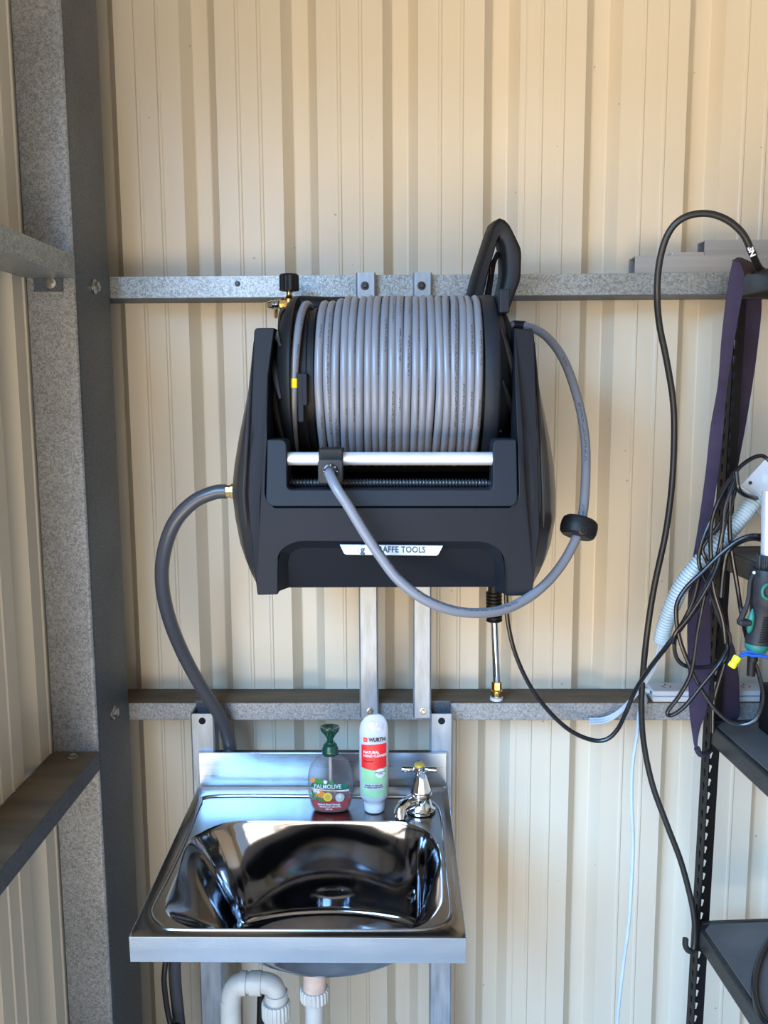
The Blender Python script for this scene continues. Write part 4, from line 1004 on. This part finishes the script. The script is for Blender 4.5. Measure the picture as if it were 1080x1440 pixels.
# long thick black cable
lp_ = [P(1100, 386, 1.50), P(1082, 384, 1.52), P(1070, 379, 1.525), P(1063, 368, 1.51), P(1057, 354, 1.49), P(1044, 328, 1.48), P(1020, 308, 1.475), P(990, 300, 1.475), P(960, 307, 1.48), P(940, 328, 1.49), P(928, 365, 1.50), P(924, 410, 1.51), P(927, 455, 1.53), P(937, 505, 1.55), P(946, 560, 1.57), P(948, 610, 1.58), P(945, 680, 1.58),
       P(936, 750, 1.575), P(920, 825, 1.57), P(910, 890, 1.57), P(904, 950, 1.58), P(902, 1000, 1.59), P(906, 1050, 1.60), P(918, 1105, 1.60), P(938, 1160, 1.595), P(957, 1210, 1.59), P(970, 1258, 1.585), P(976, 1290, 1.58), P(977, 1315, 1.578), P(975, 1334, 1.575), P(969, 1337, 1.57), P(964, 1330, 1.57), P(964, 1320, 1.57)]
o = MB().tube(catmull(lp_, 7), .0057, 12).build('black_cable', 'cable', fixn=False)
tag(o, 'long thick black cable arching over the rack and hooking at the lower shelf', 'cable')
fl = MB().tube([P(1054, 348, 1.487), P(1057, 354, 1.49), P(1060, 360, 1.499)], .0061, 12).build('cable_print', 'cable', o, fixn=False)
lettering('cable_lettering', 'SN', .012, lambda x, y, z: P(1056.5, 354, 1.4815)+Matrix.Rotation(R(68), 3, 'Y') @ V(x, -z, y), 'labelwhite', o, .0006, sx=1.1)
# reel power cable
rp = [P(712, 815, 1.60), P(712, 845, 1.60), P(715, 880, 1.60), P(725, 920, 1.60), P(744, 962, 1.60), P(770, 998, 1.60), P(800, 1026, 1.595), P(830, 1040, 1.59), P(852, 1040, 1.585), P(868, 1026, 1.58), P(880, 1002, 1.57), P(893, 972, 1.56), P(912, 942, 1.53), P(938, 908, 1.50), P(958, 880, 1.485), P(975, 845, 1.48), P(985, 805, 1.475)]
tag(MB().tube(catmull(rp, 8), .0042, 10).build('black_cable', 'gloss', fixn=False), 'black power cable drooping from under the reel across to the tangle', 'cable')
# tangle of cables over the rack post
def cable(pts, label, r=.0036, m='gloss'):
    Z = 1.47
    q = [P(p[0], p[1], p[2] if len(p) > 2 else Z) for p in pts]
    tag(MB().tube(catmull(q, 8), r, 10).build('black_cable', m, fixn=False), label, 'cable', 'black cables tangled over the rack post')
cable([(1082, 648, 1.50), (1071, 641, 1.50), (1055, 646, 1.49), (1036, 662, 1.48), (1016, 697), (998, 735), (986, 766), (983, 792), (994, 822), (1011, 868), (1023, 905), (1019, 929), (1000, 937), (969, 938), (952, 926), (949, 900), (962, 878), (986, 846), (1008, 806), (1022, 776), (1046, 757), (1082, 752)], 'black cable leaving behind the junction box and looping low across the purple strap')
cable([(1085, 757, 1.44), (1060, 753, 1.44), (1038, 760, 1.445), (1013, 779, 1.45), (988, 804, 1.455), (963, 829, 1.46), (951, 855, 1.46), (955, 895, 1.46), (968, 932, 1.455), (988, 972, 1.45), (1012, 1004, 1.44), (1038, 1019, 1.43), (1062, 1012, 1.42), (1073, 984, 1.42), (1069, 955, 1.42), (1060, 928, 1.42)], 'black cable sweeping over the conduit and down to the tool grip', .0038)
cable([(1034, 670, 1.46), (1027, 700, 1.46), (1027, 760, 1.46), (1037, 825, 1.46), (1044, 870, 1.46), (1052, 905, 1.47), (1056, 925, 1.47)], 'black cable dropping straight beside the tool lever', .0038)
cable([(1036, 668, 1.455), (1020, 710, 1.45), (1016, 745, 1.45), (1008, 785, 1.455), (994, 824, 1.455), (981, 887, 1.455), (972, 945, 1.45), (956, 977, 1.45), (939, 1000, 1.45), (944, 1006, 1.45), (962, 994, 1.445), (985, 966, 1.445), (1010, 935, 1.445), (1023, 912, 1.45)], 'black cable with pointed loop hanging in front of the power board')
cable([(1033, 665, 1.465), (1010, 705, 1.46), (1000, 740, 1.46), (1000, 790, 1.46), (1004, 830, 1.465), (1016, 872, 1.465), (1020, 905, 1.465)], 'black cable running down the middle of the tangle on the rack post')
cable([(1037, 672, 1.47), (1031, 700, 1.465), (1018, 740, 1.455), (1010, 790, 1.45), (992, 830, 1.445), (968, 868, 1.45), (950, 890, 1.455), (946, 905, 1.46)], 'black cable crossing in front of the lower conduit bend')
cable([(1030, 690, 1.475), (1012, 735, 1.475), (994, 760, 1.475), (988, 775, 1.475), (998, 800, 1.475), (1006, 860, 1.475), (1026, 895, 1.475), (1018, 935, 1.475), (1004, 985, 1.475), (1002, 1030, 1.475)], 'black cable lying deepest against the rack post')
cable([(1035, 663, 1.45), (1040, 690, 1.45), (1060, 700, 1.49), (1070, 700, 1.52)], 'short black cable passing behind the conduit mouth', .0042)
cable([(1084, 762, 1.45), (1060, 757, 1.45), (1041, 762, 1.455), (1024, 775, 1.455), (1018, 800, 1.46), (1014, 840, 1.46)], 'black cable curling over the third shelf corner', .0042)
# lowest shelf cable
lc = [P(1100, 1290, 1.40), P(1080, 1322, 1.33), P(1066, 1352, 1.30), P(1060, 1390, 1.27), P(1068, 1425, 1.24), P(1090, 1450, 1.22), P(1120, 1460, 1.24)]
zz = zsh[0]+.0055
lc = [PZ(1100, 1300, zz), PZ(1080, 1325, zz), PZ(1067, 1352, zz), PZ(1060.5, 1385, zz), PZ(1065, 1418, zz), PZ(1080, 1440, zz), PZ(1110, 1450, zz)]
tag(MB().tube(catmull(lc, 8), .0055, 12).build('black_cable', 'gloss', fixn=False), 'dark cable curled on the lowest visible shelf', 'cable')

# ================================================================= PURPLE LIFTING SLING
def ribbon(rows, name, m, parent, th=.0028):
    mb = MB(); L = []
    for (py, xl, xr, Yl, Yr) in rows:
        a, b = P(xl, py, Yl), P(xr, py, Yr); c = a.lerp(b, .5)
        L.append([a, c+V(0, -.0012, 0), b, b+V(0, th, 0), c+V(0, th-.0012, 0), a+V(0, th, 0)])
    mb.loft(L, True, True, True); return mb.build(name, m, parent, angle=50)
def interp_rows(rows, n=5):
    out = catmull([(r[0], r[1], r[2]) for r in rows], n); ys = catmull([(r[3], r[4], 0) for r in rows], n)
    return [(a.x, a.y, a.z, b.x, b.y) for a, b in zip(out, ys)]
sling = thing('lifting_sling', P(985, 1060, 1.53), 'purple webbing sling looped over the top corner of the rack', 'sling')
left = [(368, 1031, 1040, 1.50, 1.50), (385, 1027, 1046, 1.495, 1.495), (410, 1023, 1044.5, 1.495, 1.495), (442, 1019, 1039, 1.50, 1.50), (480, 1015, 1032.5, 1.51, 1.51), (542, 1010, 1023, 1.525, 1.53), (600, 1000, 1017.5, 1.53, 1.53), (664, 993, 1010.5, 1.53, 1.53), (737, 983, 1000, 1.53, 1.53), (785, 975, 998, 1.53, 1.53), (830, 969, 998, 1.53, 1.53), (887, 967, 999, 1.53, 1.53), (951, 968.5, 998.5, 1.53, 1.53), (999, 970, 993, 1.53, 1.53), (1025, 973, 984.5, 1.53, 1.53), (1048, 976.5, 981, 1.53, 1.53), (1058, 980, 985, 1.53, 1.54)]
ribbon(interp_rows(left), 'front_strap', 'purple', sling)
right = [(398, 1046, 1070, 1.63, 1.63), (435, 1038, 1071, 1.635, 1.635), (480, 1034, 1066.5, 1.635, 1.635), (530, 1030, 1060, 1.635, 1.635), (600, 1020, 1048.5, 1.635, 1.635), (648, 1014, 1039.5, 1.635, 1.635), (760, 1004, 1020, 1.625, 1.625), (880, 1004, 1025.5, 1.62, 1.62), (915, 1006, 1034, 1.62, 1.62), (951, 1010, 1039, 1.62, 1.62), (985, 1012, 1040, 1.62, 1.62), (1008, 1014, 1039, 1.62, 1.62), (1040, 1004, 1016, 1.62, 1.62), (1062, 990, 998, 1.61, 1.61)]
ribbon(interp_rows(right), 'rear_strap', 'purple', sling)
# fold over the top beam and bottom twist
fold = [[P(1030, 366, 1.50), P(1045, 392, 1.495)], [P(1036, 362.5, 1.505), P(1049, 386, 1.50)], [P(1042, 363, 1.52), P(1054, 384, 1.51)], [P(1058, 370, 1.56), P(1066, 385, 1.56)], [P(1074, 382, 1.60), P(1072, 392, 1.60)], [P(1072, 395, 1.626), P(1052, 400, 1.626)]]
mb = MB(); FL = []
for k in range(5):
    for j in range(5):
        t = j/5; FL.append([fold[k][0].lerp(fold[k+1][0], t), fold[k][1].lerp(fold[k+1][1], t)])
FL.append(fold[5]); mb.loft(FL, closed=False)
lab(mb.build('strap_fold', 'purple_dirty', sling, solid=.0028, angle=60), 'brown stained fold over the rack corner')
tw = [P(980, 1052, 1.53), P(984, 1060, 1.535), P(991, 1061, 1.55), P(997, 1056, 1.58), P(998, 1050, 1.60)]
MB().tube(catmull(tw, 5), .0055, 10).build('strap_twist', 'purple', sling)

# ================================================================= HANGING TOOL at the right edge
tY = 1.42
tool = thing('hand_held_tool', P(1068, 925, tY), 'black and teal handheld tool hanging at the right edge, ribbed grip', 'tool')
def tp(px, py, dY=0): return P(px, py, tY+dY)
lab(MB().cyl(tp(1082, 690), tp(1080.5, 783), .0118, 28).build('tool_barrel', 'silver', tool), 'shiny steel barrel')
kn = MB(); kt, kb2 = tp(1079, 803), tp(1080, 780); n_ = 60; axk = (kb2-kt); 
L = [[kt+axk*h+V(math.cos(t), math.sin(t), 0)*(.0172*s_+(.0008 if k % 4 < 2 else -.0008)) for k, t in [(k, 2*math.pi*k/n_) for k in range(n_)]] for h, s_ in ((0, .97), (.1, 1), (.9, 1), (1, .93))]
kn.loft(L, True, True, True).build('ribbed_ring', 'toolbody', tool, angle=25)
body = [(1080, 800, .026), (1079, 812, .0285), (1078, 830, .0285), (1077, 848, .0265), (1073.5, 862, .0215), (1070, 880, .0195), (1067, 895, .0195), (1064, 906, .0188), (1063, 912, .0150)]
bpnt = catmull([(a_, b_, 0) for a_, b_, c_ in body], 4); brad = [q.x for q in catmull([(c_, 0, 0) for a_, b_, c_ in body], 4)]
MB().tube([tp(q.x, q.y) for q in bpnt], brad, 28).build('tool_body', 'toolbody', tool)
for k in range(11):
    py = 864+k*3.4; cx = lerp(py, [(a[1], a[0]) for a in body]); rr_ = lerp(py, [(a[1], a[2]) for a in body])
    c_ = tp(cx+1.5, py); ring = [c_+V(rr_*1.03*math.cos(t), rr_*1.03*math.sin(t), .004*math.cos(t)*.6) for t in [R(-115+i*15) for i in range(14)]]
    MB().tube(ring, .0011, 6).build('grip_rib', 'soft', tool)
lab(MB().lathe(tp(1063.5, 915), (.05, 0, 1), [(.0150, 0), (.0185, .004), (.0195, .011), (.0190, .013)], 28).build('teal_ring', 'teal', tool), 'teal collar')
gpn = [tp(1058.5, 856, -.010), tp(1057, 866, -.012), tp(1055, 878, -.011), tp(1053, 890, -.009)]
lab(MB().tube(catmull(gpn, 4), [.0012, .002, .003, .0042, .005, .0055, .006, .006, .006, .0055, .005, .0035, .0015], 12).build('teal_inlay', 'teal', tool), 'teal grip inlay')
rg = [tp(1082, 832, -.029)+V(.0115*math.cos(t), 0, .0125*math.sin(t)) for t in [2*math.pi*i/24 for i in range(25)]]
lab(MB().tube(rg, .0028, 8, cap=False).build('teal_button_ring', 'teal', tool), 'teal ring')
MB().lathe(tp(1060, 805, -.024), (0, -1, 0), [(.0026, 0), (.0026, .002), (.0018, .0026)], 14).build('tool_screw', 'white', tool)
lv_ = [tp(1060, 806, -.008), tp(1055, 818, -.010), tp(1053, 838, -.012), tp(1050, 852, -.012), tp(1044, 866, -.012), tp(1040.5, 876, -.012)]
MB().tube(catmull(lv_, 4), [.0035]*12+[.004, .0045, .005, .005, .005, .005, .0055, .006, .0055], 10).build('lever', 'toolbody', tool)
MB().box(tuple(tp(1040, 881, -.02)), tuple(tp(1053, 869, -.004))).build('lever_tip', 'toolbody', tool, bevel=.003)
MB().cyl(tp(1058, 912), tp(1058.5, 929), .0085, 18).build('tool_neck', 'soft', tool)
MB().cyl(tp(1057, 928), tp(1056, 950), .0070, 14).build('plug_stem', 'soft', tool)
tie = thing('cable_tie', tp(1058, 921), 'blue tie knotted round the neck of the hanging tool', 'tie')
MB().tube([tp(1040, 923, -.012), tp(1050, 920, -.012), tp(1058, 922, -.0115), tp(1068, 922, -.010), tp(1082, 925, -.008)], .0028, 8).build('tie_band', 'blue', tie)
MB().tube([tp(1042, 918, -.011), tp(1052, 916, -.012), tp(1062, 918, -.011), tp(1076, 919, -.008)], .0022, 8).build('tie_band', 'blue', tie)
tgo = MB()
pa_, pb_ = tp(1028, 938, -.013), tp(1038, 923, -.013); dr = (pb_-pa_).normalized()
tgo.lathe(pa_, dr, [(.006, 0), (.0068, .002), (.0066, .008), (.0056, .010), (.0066, .012), (.0068, .019), (.006, .021)], 10)
tag(tgo.build('yellow_tag', 'lime', angle=30), 'bright yellow connector on the blue tie in front of the sling', 'connector')
